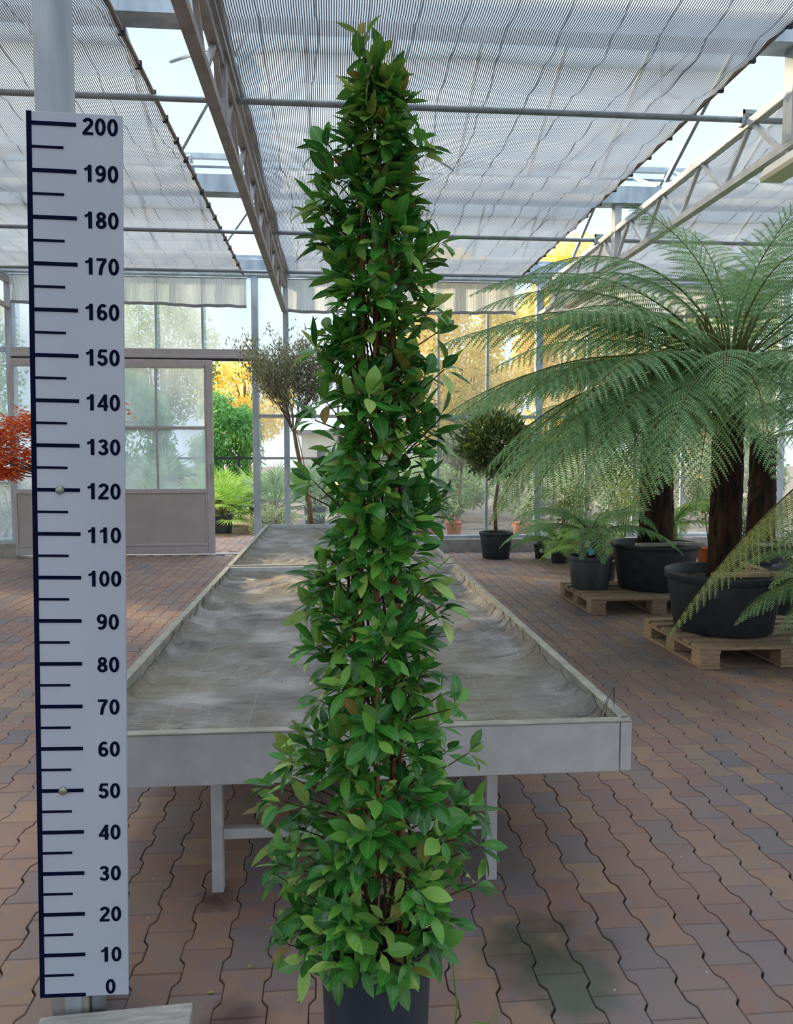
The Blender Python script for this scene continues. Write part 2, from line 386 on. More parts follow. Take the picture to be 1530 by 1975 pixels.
for a, b in zip(xs, xs[1:]): pane(a, b, 2.85, 3.88, 'glass_haze')
xs = [-7, -6.3, -5.65, -5.0, -4.36]
for a, b in zip(xs, xs[1:]):
    pane(a, b, .23, 1.01, 'glass_haze'); pane(a, b, 1.01, 2.83, 'glass_haze'); pane(a, b, 2.83, 3.88, 'glass_haze')

def door(x0, x1, y, name, nbars, handle=True):
    d = bpy.data.objects.new(name, None); C.objects.link(d); d.location = (x0, y, 0); struct(d)
    w = x1 - x0; fr = MB()
    fw = .09
    fr.box(0, 0, .03, fw * .5, .05, 2.69); fr.box(w - fw, 0, .03, w, .05, 2.69)
    fr.box(fw * .5, 0, 2.61, w - fw, .05, 2.69); fr.box(fw * .5, 0, .03, w - fw, .05, .14)
    fr.box(fw * .5, -.006, .14, w - fw, .05, .17)
    fr.box(fw * .5, 0, .87, w - fw, .05, .93); fr.box(fw * .5, .004, 1.745, w - fw, .046, 1.79)
    fr.box(w - fw * 1.25, -.006, .17, w - fw, .05, 2.61); fr.box(fw * .5, -.006, 2.585, w - fw, .05, 2.61)
    bevel(fr.build('door_frame', M['frame'], d), .004, 1)
    bx = MB()
    for b in nbars: bx.box(b - x0 - .014, .005, .93, b - x0 + .014, .045, 2.6)
    bx.build('glazing_bar', M['frame'], d)
    MB().box(fw * .5, .015, .16, w - fw, .035, .88).build('lower_panel', M['panel'], d)
    e = [x0 + fw * .5] + list(nbars) + [x1 - fw]
    for a, b in zip(e, e[1:]):
        for z0, z1 in ((.93, 1.745), (1.79, 2.6)):
            MB().box(a - x0, .024, z0, b - x0, .028, z1).build('pane', M['glass_haze'], d)
    if handle:
        h = MB(); h.bar((w - .05, -.045, 1.08), (w - .05, -.045, 1.27), .02); h.box(w - .058, -.045, 1.09, w - .042, 0, 1.11); h.box(w - .058, -.045, 1.24, w - .042, 0, 1.26)
        h.build('handle', M['clamp'], d); MB().lathe([(0, -.008), (.018, -.008), (.018, .0)], 14).build('lock', M['dark'], d, loc=(w - .05, -.001, .93)).rotation_euler = (pi / 2, 0, 0)
    return d
door(-2.98, -1.64, 10.78, 'door_1', [-2.40])
door(-4.32, -3.0, 10.78, 'door_2', [-3.66], False)

# ------------------------------------------------------------------ roof: gutters, glazing, shade cloths, trusses
GUT = [-10.6, -7.5, -4.4, -1.3, 1.8, 4.9, 8.0, 11.1]
roofglass = MB(); rb = MB(); gl = MB()
XR0, XR1 = -7.5, 9.5
for y in GUT:
    gl.box(XR0, y - .09, 3.99, XR1, y + .09, 4.03); gl.box(XR0, y - .09, 4.03, XR1, y - .075, 4.16); gl.box(XR0, y + .075, 4.03, XR1, y + .09, 4.16)
    gl.box(XR0, y + .16, 4.19, XR1, y + .19, 4.22)
for a, b in zip(GUT, GUT[1:]):
    m = (a + b) / 2
    for y0, z0, y1, z1 in ((a + .1, 4.24, m, 4.95), (m, 4.95, b - .1, 4.24)):
        roofglass.add([(XR0, y0, z0), (XR1, y0, z0), (XR1, y1, z1), (XR0, y1, z1)], [(0, 1, 2, 3)])
        x = XR0
        while x < XR1:
            rb.bar((x, y0, z0 - .02), (x, y1, z1 - .02), .035, .04); x += .73
    rb.bar((XR0, m, 4.93), (XR1, m, 4.93), .06, .06)
    rb.tube([(XR0, m - .75, 4.55), (XR1, m - .75, 4.55)], .02, 6)
    for tx in (-.95, 2.75):
        rb.tube([(tx, a + .1, 4.2), (tx, m, 4.9)], .018, 6); rb.tube([(tx + .35, m, 4.85), (tx - .5, m + 1.2, 4.2)], .014, 6)
    rb.tube([(-1.3, m + .2, 4.6), (-.6, m - .8, 4.3)], .014, 6)
    rb.tube([(2.55, m + .6, 4.2), (3.1, m - .1, 4.75)], .014, 6); rb.tube([(2.75, m, 4.2), (2.75, m, 4.85)], .012, 6); rb.tube([(2.55, m - .5, 4.2), (3.0, m + .1, 4.4)], .012, 6)
struct(roofglass.build('ceiling', M['glass_roof']))
struct(rb.build('trim_5', M['galv'])); struct(gl.build('trim_6', M['galv']))

def shade(x0, x1, name, m, label, edge_side=1, y0=-9.5, y1=10.78, z=3.85):
    root = thing(name, (x0, y1, z), label, 'shade cloth', 'shade cloths drawn under the glass roof')
    mb = MB(); sp = .39; ny = int((y1 - y0) / sp); nx = 34
    seg = 8 if 1 else 8; rows = ny * seg + 1; w = x1 - x0
    ns = U(0, 50)
    for r in range(rows):
        t = r / seg; ft = t - int(t); y = -t * sp
        sag = .034 * 4 * ft * (1 - ft)
        for i in range(nx + 1):
            u = i / nx; X = u * w
            dz = sag * (.7 + .6 * noise.noise((X * .9 + ns, y * .35, 1))) + .02 * noise.noise((X * 3 + ns, y * .6, 3))
            if u < .09 and edge_side == 1 and x0 > -1: dz += (.09 - u) * .5 * (.7 + .3 * sin(y * 3))
            mb.v.append((X, y, -dz))
    for r in range(rows - 1):
        for i in range(nx): a = r * (nx + 1) + i; mb.f.append((a, a + 1, a + nx + 2, a + nx + 1))
    mb.build('cloth', m, root, smooth=False)
    ed = MB(); ex = w if edge_side == 1 else 0
    ed.tube([(ex, 0, -.005), (ex, -(y1 - y0), -.005)], .016, 8); ed.build('edge_tube', M['edge'], root)
    if edge_side == 1 and x0 > -1 and x0 < 1:
        ge = MB(); pts = [(-.045 + .012 * sin(q * .9), -q * .3, -.005 + .012 * noise.noise((q * .7, 0, 0))) for q in range(int((y1 - y0) / .3))]
        ge.tube(pts, [.042 + .010 * noise.noise((q * .5, 3, 0)) for q in range(len(pts))], 8); ge.build('gathered_edge', M['trussm'], root, smooth=True)
    first = None; yy = -.2
    while yy > -(y1 - y0):
        if first is None: first = MB().box(-.02, 0, -.035, .02, .02, .015).build('clip', M['dark'], root); c_ = first
        else: c_ = first.copy(); C.objects.link(c_)
        c_.location = (ex, yy, 0); yy -= sp
    return root
shade(-4.28, -1.2, 'shade_screen', M['cloth_l'], 'striped shade cloth on the left, behind the top of the measuring board')
shade(-.57, 2.6, 'shade_screen', M['cloth'], 'wide striped shade cloth overhead, directly above the tall climber')
shade(3.08, 6.5, 'shade_screen', M['cloth'], 'striped shade cloth on the far right, above the tree ferns')
shade(-7.4, -4.45, 'shade_screen', M['cloth_l'], 'sliver of striped shade cloth left of the measuring board, beyond the corner post')

def valance(x0, x1, label, h=.43, y=10.8):
    root = thing('shade_valance', (x0, y, 3.8), label, 'curtain', 'short striped curtains hanging along the back wall')
    mb = MB(); hm = MB(); n = int((x1 - x0) / .03); nz = 6; s0 = U(0, 30)
    def P(i, z):
        x = i * .03
        yy = .018 * sin(x * 21 + s0) + .02 * noise.noise((x * 5, z * 2, s0)); return (x, yy * (.3 + abs(z)) * 1.6, z)
    for k in range(nz + 1):
        for i in range(n + 1):
            hh = h + .035 * noise.noise((i * .05, s0, 0)) - .02 * sin(i * .035 + s0); mb.v.append(P(i, -hh * k / nz))
    for k in range(nz):
        for i in range(n): a = k * (n + 1) + i; mb.f.append((a, a + 1, a + n + 2, a + n + 1))
    o = mb.build('cloth', M['valance'], root, smooth=True)
    for i in range(n + 1):
        v = mb.v[nz * (n + 1) + i]; hm.v += [(v[0], v[1] - .004, v[2] + .03), (v[0], v[1] - .005, v[2] - .012)]
    for i in range(n): hm.f.append((2 * i, 2 * i + 2, 2 * i + 3, 2 * i + 1))
    hm.build('hem', M['hem'], root, smooth=True)
    r = MB(); r.tube([(0, 0, 0), (x1 - x0, 0, 0)], .012, 6); r.build('rail', M['galv'], root)
valance(-4.28, -1.15, 'striped curtain strip hanging above the door windows on the left', .38)
valance(-.6, 2.58, 'striped curtain strip hanging behind the tall climber, in the middle of the back wall')
valance(3.05, 6.5, 'striped curtain strip hanging on the right, behind the tree fern fronds', .42)
valance(-6.2, -4.45, 'bunched striped curtain end left of the measuring board')

def truss(x, y0, y1, m, label, zb=3.40, zt=3.74, ph=5.39):
    root = thing('roof_truss', (x, y1, zb), label, 'roof truss', 'lattice trusses carrying the roof')
    L = y1 - y0; h = zt - zb
    b = MB(); b.bar((0, 0, 0), (0, -L, 0), .066, .05); b.build('bottom_chord', m, root)
    b = MB(); b.bar((0, 0, h), (0, -L, h), .06, .055); b.bar((.04, 0, h + .05), (.04, -L, h + .05), .03, .03); b.build('top_chord', m, root)
    k = -3; wm = None
    while True:
        ya = ph + .748 * k; k += 1
        if ya < y0 + .3: continue
        if ya > y1 - .35: break
        for s in (-1, 1):
            w = MB(); w.bar((0, ya - y1 + s * .03, h - .02), (0, ya - y1 + s * .36, .02), .03, .03); w.build('web', m, root)
    for gy in GUT:
        if y0 < gy < y1:
            w = MB(); w.box(-.035, gy - y1 - .05, .02, .035, gy - y1 + .05, h + .25); w.build('upright', m, root)
    return root
truss(-.66, -1.3, 10.93, M['trussm'], 'grey lattice roof truss running left of the climber to the back wall')
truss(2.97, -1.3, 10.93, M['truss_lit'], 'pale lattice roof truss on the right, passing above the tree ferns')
truss(-4.36, 4.9, 10.93, M['trussm'], 'end of a roof truss at the far left edge beside the corner post')
for Y, lb in ((5.45, 'nearest grey pipe crossing under the shade cloths, level with the 200 mark'), (8.55, 'middle grey pipe crossing under the shade cloths, level with the 180 mark'), (10.35, 'farthest grey pipe crossing under the shade cloths, close to the back wall curtains')):
    root = thing('support_pipe', (-7, Y, 3.785), lb, 'pipe', 'pipes crossing below the shade cloths')
    MB().tube([(0, 0, 0), (13.6, 0, 0)], .021, 10).build('pipe', M['pipe'], root, smooth=True)
    for x in (-.66, 2.97):
        c_ = MB(); c_.box(x + 7 - .055, -.03, -.045, x + 7 - .035, .03, .06); c_.box(x + 7 - .05, -.03, .03, x + 7 + .05, .03, .06); c_.build('clamp', M['clamp'], root)

for y0, y1, lb in ((3.6, 5.12, 'long pale lamp under the right truss, cut by the right edge of the photo'), (8.07, 9.6, 'long pale lamp under the right truss, behind the arching fern fronds')):
    root = thing('batten_lamp', (2.97, y0, 3.36), lb, 'lamp', 'batten lamps under the right truss')
    prof = [(-.085, -.10), (-.075, -.125), (.075, -.125), (.085, -.10), (.05, -.03), (-.05, -.03)]
    L = y1 - y0; n = 6
    MB().add([(a, 0, b) for a, b in prof] + [(a, L, b) for a, b in prof], [tuple(range(n)), tuple(n + i for i in reversed(range(n)))] + [(i, n + i, n + (i + 1) % n, (i + 1) % n) for i in range(n)]).build('housing', M['lamp'], root)
    h = MB()
    for y in (.2, L - .2): h.bar((0, y, -.03), (0, y, .02), .03)
    h.build('bracket', M['clamp'], root)
    MB().tube([(0, L, -.07), (0, L + .04, -.06), (0, L + .03, -.01)], .014, 6).build('plug', M['dark'], root)

# column under the left truss, behind the measuring board
root = thing('steel_column', (-.631, 1.89, 0), 'galvanised steel column rising to the roof behind the measuring board', 'column')
bevel(MB().box(-.021, -.078, .01, .021, .08, 3.37).build('shaft', M['galv'], root), .006, 2)
bevel(MB().box(-.052, -.074, .0, .036, .09, .10).build('footing', M['concrete'], root), .002, 1)

# ------------------------------------------------------------------ measuring board
def ell(cx, cy, rx, ry, a0, a1, n=22): return [(cx + rx * cos(radians(a0 + (a1 - a0) * i / n)), cy + ry * sin(radians(a0 + (a1 - a0) * i / n))) for i in range(n + 1)]
DIG = {
 '0': [(ell(.28, .5, .185, .42, 0, 360, 36), .17)],
 '1': [([(.34, 0), (.34, 1)], .19), ([(.36, .93), (.25, .80), (.07, .71)], .15)],
 '2': [(ell(.275, .71, .185, .20, 170, -20) + [(.36, .5), (.2, .3), (.1, .13)], .175), ([(0.0, .085), (.54, .085)], .17)],
 '3': [(ell(.265, .735, .165, .175, 165, -90), .17), (ell(.265, .29, .19, .205, 92, -165), .175), ([(.2, .53), (.3, .53)], .14)],
 '4': [([(.41, 0), (.41, 1)], .18), ([(0, .29), (.56, .29)], .16), ([(.40, .93), (.07, .31)], .15)],
 '5': [([(.13, .915), (.52, .915)], .165), ([(.17, .93), (.1, .5)], .16), (ell(.27, .33, .19, .24, 140, -165), .175)],
 '6': [(ell(.29, .315, .18, .23, 0, 360, 30), .17), (ell(.33, .5, .225, .415, 55, 200), .17)],
 '7': [([(.02, .915), (.53, .915)], .165), ([(.47, .88), (.33, .62), (.25, .35), (.21, 0)], .18)],
 '8': [(ell(.28, .735, .155, .175, 0, 360, 28), .165), (ell(.28, .29, .185, .205, 0, 360, 28), .175)],
 '9': [(ell(.27, .685, .18, .23, 0, 360, 30), .17), (ell(.23, .5, .225, .415, 235, 380), .17)]}
def stroke(mb, pts, w, x0, z0, s, y):
    n = len(pts); vs = []
    closed = (abs(pts[0][0] - pts[-1][0]) + abs(pts[0][1] - pts[-1][1])) < 1e-5 and n > 4
    for i, (x, z) in enumerate(pts):
        if closed: p = pts[(i - 1) % (n - 1)]; q = pts[(i + 1) % (n - 1)]
        else: p = pts[max(0, i - 1)]; q = pts[min(n - 1, i + 1)]
        dx, dz = q[0] - p[0], q[1] - p[1]; l = sqrt(dx * dx + dz * dz) or 1; nx, nz = -dz / l, dx / l
        for sg in (-.5, .5): vs.append((x0 + (x + nx * w * sg) * s * 1.16, y, z0 + (z + nz * w * sg) * s))
    mb.add(vs, [(2 * i, 2 * i + 1, 2 * i + 3, 2 * i + 2) for i in range(n - 1)])
BW, BH = .203, 2.0
board = thing('measuring_board', (-.6975, 1.79, .122), 'tall white measuring board marked 0 to 200, on the left before the column', 'measuring board')
board.rotation_euler = (0, radians(1.08), 0)
bevel(MB().box(0, 0, -.005, BW, .006, 2.025).build('panel', M['board'], board), .001, 1)
MB().box(-.001, -.001, -.005, .010, .0065, 2.025).build('edge_stripe', M['ink'], board)
for k_ in range(41):
    v = k_ * 5; z = v / 100; major = k_ % 2 == 0
    xe = .104 if major else .077; h = .0042 if major else .0028
    m_ = MB(); z_ = z + (.0 if k_ else .0); m_.box(.009, -.0016, z_ - h, xe, .001, z_ + (h if k_ else h)); m_.build('tick_mark', M['ink'], board)
for v in range(0, 201, 10):
    t = str(v); s = .0365; adv = .0262
    wid = adv * len(t)
    x = {1: .151, 2: .138, 3: .118}[len(t)]
    if v == 0: x = .150
    nm = MB()
    for ch_ in t:
        for si, (pts, w) in enumerate(DIG[ch_]): stroke(nm, pts, w, x, v / 100 - s / 2 - .002 + (.020 if v == 0 else 0), s, -.0012 - .00015 * si)
        x += adv
    nm.build('numeral', M['ink'], board)
for z, x in ((1.2, .060), (.5, .0585)):
    b_ = MB().lathe([(0, .006), (.005, .0058), (.009, .004), (.0105, 0), (.0105, -.002)], 20).build('bolt', M['bolt'], board, smooth=True, loc=(x, -.001, z)); b_.rotation_euler = (pi / 2, 0, 0)
root = thing('steel_tube', (-.574, 1.826, 0), 'short grey steel tube standing below the measuring board', 'tube')
MB().tube([(0, 0, 0), (0, 0, .8)], .017, 16).build('tube', M['galv'], root, smooth=True)
pl = MB().box(-.176, -.11, 0, .176, 0, .07).build('wooden_plank', M['wood_grey'], loc=(-.523, 1.800, .001)); pl.rotation_euler = (0, 0, radians(3.5)); bevel(pl, .003, 1)
tag(pl, 'weathered grey plank lying on the pavers at the foot of the measuring board', 'plank')

# ------------------------------------------------------------------ benches
def bench(y0, y1, label, apron=True, res=.014, legs=()):
    X0, X1 = -.765, .90; zt = .592; zb = .438
    root = thing('growing_bench', ((X0 + X1) / 2, (y0 + y1) / 2, 0), label, 'bench', 'aluminium growing benches lined with fabric')
    ox, oy = (X0 + X1) / 2, (y0 + y1) / 2
    def bx(name, m, *a, bv=.002):
        q = MB().box(a[0] - ox, a[1] - oy, a[2], a[3] - ox, a[4] - oy, a[5]); o = q.build(name, m, root)
        if bv: bevel(o, bv, 1)
        return o
    bx('front_apron', M['alu'], X0, y0, zb, X1 - .036, y0 + .022, zt)
    bx('corner_plate', M['alu'], X1 - .034, y0 - .002, zb + .002, X1, y0 + .024, zt - .001)
    bx('front_lip', M['alu_rail'], X0, y0 - .004, zt, X1, y0 + .030, zt + .006)
    bx('back_rail', M['alu'], X0, y1 - .022, zb, X1, y1, zt)
    for x in (X0, X1 - .022):
        bx('side_rail', M['alu_rail'], x, y0 + .024, zb, x + .022, y1 - .022, zt)
        bx('rail_cap', M['alu_rail'], x - .006, y0 + .02, zt, x + .028, y1, zt + .006)
    bx('tray_bottom', M['alu'], X0 + .02, y0 + .02, zb + .02, X1 - .02, y1 - .02, zb + .03)
    # fabric
    w = X1 - X0 - .05; d = y1 - y0 - .05; nx = int(w / res); ny = int(d / res); mb = MB(); sd_ = y0
    for j in range(ny + 1):
        for i in range(nx + 1):
            x = X0 + .025 + w * i / nx; y = y0 + .025 + d * j / ny
            ed = min(i / nx * w, (nx - i) / nx * w); ey = min(j / ny * d, (ny - j) / ny * d)
            warp = noise.noise((x * 1.3, y * 1.1, sd_)) * .35
            v = noise.noise((x * 1.1 + warp, (y + warp * .5 + x * .18) * 4.6, sd_ + 3))
            ridge = (1 - abs(v) * 2.4); ridge = max(ridge, 0) ** 3
            fine = noise.noise((x * 5, y * 14, 5)); side = noise.noise((x * 22, y * 30, 9)) + .5 * noise.noise((x * 4, y * 60, 2))
            k_ = math.exp(-ed / .10)
            v2 = noise.noise((x * 1.6 + 9, (y + x * .25 + warp) * 9.5, sd_ + 7)); r2 = max(1 - abs(v2) * 3.2, 0) ** 2
            z = .515 + .036 * ridge * (1 + .6 * noise.noise((x * 2, y, 8))) + .024 * r2 * (.5 + noise.noise((x * 3, y * 3, 4))) + .004 * fine + .016 * noise.noise((x * 2.2, y * 2.2, 1)) + .04 * math.exp(-ed / .014) + .010 * k_ * side + .02 * math.exp(-ey / .03)
            if j % ny == 0 and 0: pass
            mb.v.append((x - ox, y - oy, z))
    for j in range(ny):
        for i in range(nx): a = j * (nx + 1) + i; mb.f.append((a, a + 1, a + nx + 2, a + nx + 1))
    mb.build('fabric_liner', M['fabric'], root, smooth=True)
    for ly in legs:
        for x in (-.375, .513):
            bx('leg', M['alu'], x - .018, ly - .018, 0, x + .018, ly + .018, zb + .02)
        bx('crossbar', M['alu'], -.357, ly - .012, .172, .495, ly + .012, .207)
    return root
bench(2.209, 5.56, 'long aluminium bench lined with wrinkled grey fabric, the nearer of two, behind the climber', legs=(2.418, 5.3))
bench(5.60, 8.96, 'aluminium bench lined with grey fabric, the farther of two, ending near the back wall', res=.03, legs=(5.9, 8.7))
w = MB().tube([(.845, 2.30, .55), (.86, 2.31, .62), (.885, 2.32, .665), (.89, 2.33, .60), (.872, 2.35, .54)], .0012, 5)
w.tube([(.80, 2.28, .55), (.835, 2.30, .58), (.866, 2.32, .635)], .0012, 5)
tag(w.build('bent_wire', M['dark']), 'thin bent wire sticking up at the front right corner of the bench', 'wire')

# ------------------------------------------------------------------ pots
def pot(root, r_top, r_bot, h, m, rim=.018, soil=True, n=48, name='pot', z0=0, ribs=0):
    mb = MB()
    wob = (lambda t, z: (.012 * (1 if sin(t * ribs) > 0 else 0)) if z < h * .8 else 0) if ribs else None
    mb.lathe([(0, z0), (r_bot * .93, z0), (r_bot, z0 + .012), (r_top * .965, z0 + h - rim * 1.6), (r_top * .965, z0 + h - rim * 1.5), (r_top + .004, z0 + h - rim * 1.3), (r_top + .008, z0 + h - rim * .3), (r_top + .004, z0 + h), (r_top - .008, z0 + h - .001), (r_top - .014, z0 + h - .012), (r_top * .95 - .012, z0 + h - .05 - h * .08)], n, wob=wob)
    p = mb.build(name, m, root, smooth=True)
    if soil:
        MB().lathe([(r_top * .95 - .012, z0 + h - .035 - h * .08), (r_top * .5, z0 + h - .03 - h * .07), (0, z0 + h - .03 - h * .06)], 24, wob=lambda t, z: .01 * sin(5 * t)).build('soil', M['soil'], root, smooth=True)
    return p

# ------------------------------------------------------------------ leaves
def add_leaf(mb, p, d, nrm, L, wr=.38, fold=.25, curl=.25, simple=False):
    """a pointed oval leaf from p along d, with a folded midrib and a curved blade"""
    d = d.normalized(); s = d.cross(nrm)
    if s.length < 1e-4: s = d.cross(Vector((1, 0, 0)))
    s.normalize(); u = s.cross(d).normalized()
    rows = ((0, .03), (.1, .10), (.3, .82), (.52, 1), (.75, .72), (.92, .25), (1, 0)) if not simple else ((0, .05), (.3, .85), (.65, .85), (1, 0))
    W_ = L * wr * .5; o = len(mb.v)
    for t, w in rows:
        c = p + d * (L * t * (1 - curl * t * t * .35)) - u * (curl * L * t * t * .55)
        e = W_ * w
        for sg in (-1, 0, 1):
            mb.v.append(tuple(c + s * (e * sg) + u * (fold * e * abs(sg)))); 
            if mb.a is not None: mb.a.append(1.0 if sg == 0 else 0.0)
    for i in range(len(rows) - 1):
        for j in (0, 1): a = o + i * 3 + j; mb.f.append((a, a + 1, a + 4, a + 3))

def quadleaf(mb, p, L, w, d=None):
    d = d or Vector((U(-1, 1), U(-1, 1), U(-1, 1)))
    if d.length < .01: d = Vector((0, 0, 1))
    d.normalize(); s = d.cross(Vector((U(-1, 1), U(-1, 1), U(-1, 1))))
    if s.length < 1e-3: return
    s.normalize(); o = len(mb.v)
    mb.v += [tuple(p), tuple(p + d * L * .5 + s * w * .5), tuple(p + d * L), tuple(p + d * L * .5 - s * w * .5)]
    mb.f.append((o, o + 1, o + 2, o + 3))

# ------------------------------------------------------------------ the tall climber
PX, PY = .088, 1.60
ENV = [(2.26, .04), (2.20, .052), (2.10, .085), (2.00, .105), (1.90, .14), (1.80, .148), (1.69, .146), (1.59, .143), (1.48, .151), (1.375, .160), (1.27, .162), (1.16, .168), (1.05, .175), (.94, .178), (.83, .20), (.72, .235), (.60, .238), (.49, .215), (.40, .200), (.33, .18)]
def env(z):
    for (a, ra), (b, rb_) in zip(ENV, ENV[1:]):
        if b <= z <= a: t = (z - b) / (a - b); return rb_ + (ra - rb_) * t
    return ENV[0][1] if z > ENV[0][0] else ENV[-1][1]
cl = thing('potted_climber', (PX, PY, 0), 'very tall columnar evergreen climber on canes in a black pot, in the centre', 'potted plant')
pot(cl, .125, .110, .37, M['pot_blue'], rim=.006, n=64)
canes = []
for i, (ax, ay) in enumerate(((-.045, -.05), (.06, -.045), (.05, .055), (-.055, .05), (.0, -.06))):
    h = U(1.95, 2.08); tx, ty = ax * .5, ay * .3
    q = MB(); pts = [(ax + (tx - ax) * t, ay + (ty - ay) * t, .2 + (h - .2) * t) for t in [k_ / 24 for k_ in range(25)]]
    q.tube(pts, [.0055 + (.0012 if k_ % 4 == 0 else 0) for k_ in range(25)], 8)
    q.build('bamboo_cane', M['cane'], cl, smooth=True); canes.append((ax, ay, tx, ty, h))
for (ax, ay, tx, ty, h) in canes:
    for ph in (0, 2.2):
        q = MB(); pts = []; rs = []
        hh = h - U(0, .25)
        for k_ in range(80):
            t = k_ / 79; a = ph + t * 26 + .5 * sin(t * 9); r = .014 + .008 * sin(t * 31 + ph)
            pts.append((ax + (tx - ax) * t + r * cos(a), ay + (ty - ay) * t + r * sin(a), .22 + (hh - .22) * t)); rs.append(.0042 * (1 - t * .55))
        q.tube(pts, rs, 6); q.build('vine_stem', M['stem'], cl, smooth=True)
lf = MB(); lf.a = []; lt = MB(); lt.a = []; tw = MB()
def rosette(p, d, z, n, big=1.0, tip=False):
    mb = lt if tip else lf
    a0 = U(0, 6.28); x = d.cross(Vector((0, 0, 1)));
    if x.length < .05: x = Vector((1, 0, 0))
    x.normalize(); y = d.cross(x).normalized()
    for k_ in range(n):
        a = a0 + k_ * 2.4 + U(-.3, .3); spread = U(.55, 1.35) if k_ < n - 1 else U(.1, .5)
        ld = (d * cos(spread) + (x * cos(a) + y * sin(a)) * sin(spread)).normalized()
        ld.z -= U(0, .25); ld.normalize()
        L = U(.044, .080) * big; pp = p - d * (k_ // 2) * .006
        up = (Vector((0, 0, 1)) * .9 + d * .8 + Vector((U(-.4, .4), U(-.4, .4), U(-.2, .2)))).normalized()
        # petiole
        add_leaf(mb, pp + ld * .006, ld, up, L, U(.33, .47), U(.1, .35), U(-.1, .55))
NSH = 590
for i in range(NSH):
    z = .37 + 1.77 * ((i + U(0, 1)) / NSH)
    rmax = env(z) * 1.02; a = U(0, 2 * pi)
    if sin(a) > .2 and U(0, 1) < .35: a = -a
    lump = .86 + .42 * noise.noise((cos(a) * 1.8, sin(a) * 1.8, z * 6.5))
    r = max(.010, (rmax * lump - .040) * U(.35, 1.0) ** .55)
    base = Vector((cos(a) * r * .35, sin(a) * r * .35, z - U(.02, .07)))
    p = Vector((cos(a) * r, sin(a) * r, z))
    d = Vector((cos(a), sin(a), 0)) * U(.3, 1) + Vector((U(-.35, .35), U(-.35, .35), U(-.1, .95))); d.normalize()
    tw.tube([base, (base + p) / 2 + Vector((0, 0, .006)), p], [.0018, .0014, .001], 4, False)
    rosette(p, d, z, R.choice((4, 5, 5, 6, 6)), 1.0 if z < 1.9 else .95, tip=(U(0, 1) < (.12 if z < 1.9 else .5)))
for x_, y_, z in ((-.022, 0, 2.232), (-.03, .01, 2.19), (.012, -.01, 2.18), (.035, 0, 2.145), (.05, -.01, 2.11)):
    rosette(Vector((x_, y_, z)), Vector((x_ * 4, -.1, 1)).normalized(), z, 4, .95, tip=True); tw.tube([(x_ * .6, y_, z - .12), (x_, y_, z)], [.002, .0015], 4, False)
for i in range(14):   # the topmost shoots
    z = U(2.07, 2.17); a = U(0, 6.28); r = U(0, .040) * (1 if z < 2.17 else .5)
    p = Vector((cos(a) * r, sin(a) * r, z)); rosette(p, Vector((U(-.4, .4), U(-.4, .4), 1)).normalized(), z, 4, .9, tip=True)
for sx_, z in ((-.28, .70), (-.27, .55), (-.26, .46), (-.27, .62), (-.24, .78), (-.23, .38), (.25, .48), (.26, .56), (.24, .74), (-.17, 1.86), (.15, 1.80), (.165, 1.66), (.17, 1.45), (-.17, 1.33), (.19, 1.08), (-.16, 1.15), (-.23, .72), (-.22, .52), (.215, .90), (.235, .66), (.245, .60), (-.21, .82), (.13, 2.02), (-.12, 2.0), (-.15, 1.90), (.2, .45), (-.19, .42), (-.16, 1.62), (-.15, 1.5), (.16, 1.55), (.17, 1.3), (-.18, 1.0), (-.2, .62)):
    for q_ in range(2):
        yy = U(-.10, .05); k_ = U(.6, .86)
        p = Vector((sx_ * k_, yy, z + U(-.03, .03))); d = Vector((sx_ * 3, yy * 2 - .1, U(.1, .6))).normalized()
        tw.tube([(sx_ * .3, yy * .3, z - .06), p], [.002, .0012], 4, False); rosette(p, d, z, 5, 1.0, tip=U(0, 1) < .3)
for sx_, z in ((-.13, .375), (-.09, .36), (-.15, .33), (-.04, .385), (.03, .365), (.06, .38), (.12, .37), (.15, .40), (.10, .42), (-.11, .40), (.0, .41)):
    p = Vector((sx_, -sqrt(max(.001, .14 ** 2 - min(sx_ * sx_, .019))) - .005, z)); rosette(p, Vector((sx_ * 3, -.8, -.15)).normalized(), z, 5, 1.0)
lf.build('foliage', M['leaf'], cl, smooth=True, attr='rib'); lt.build('young_foliage', M['leaf_top'], cl, smooth=True, attr='rib')
tw.build('twigs', M['stem'], cl)
tie = MB()
for z in (.75, 1.1, 1.5, 1.85):
    for (ax, ay, tx, ty, h) in canes[:2]:
        t = (z - .2) / (h - .2); tie.lathe([(.010, z - .006), (.012, z), (.010, z + .006)], 10, c=(ax + (tx - ax) * t, ay + (ty - ay) * t))
tie.build('plant_tie', M['dark'], cl, smooth=True)

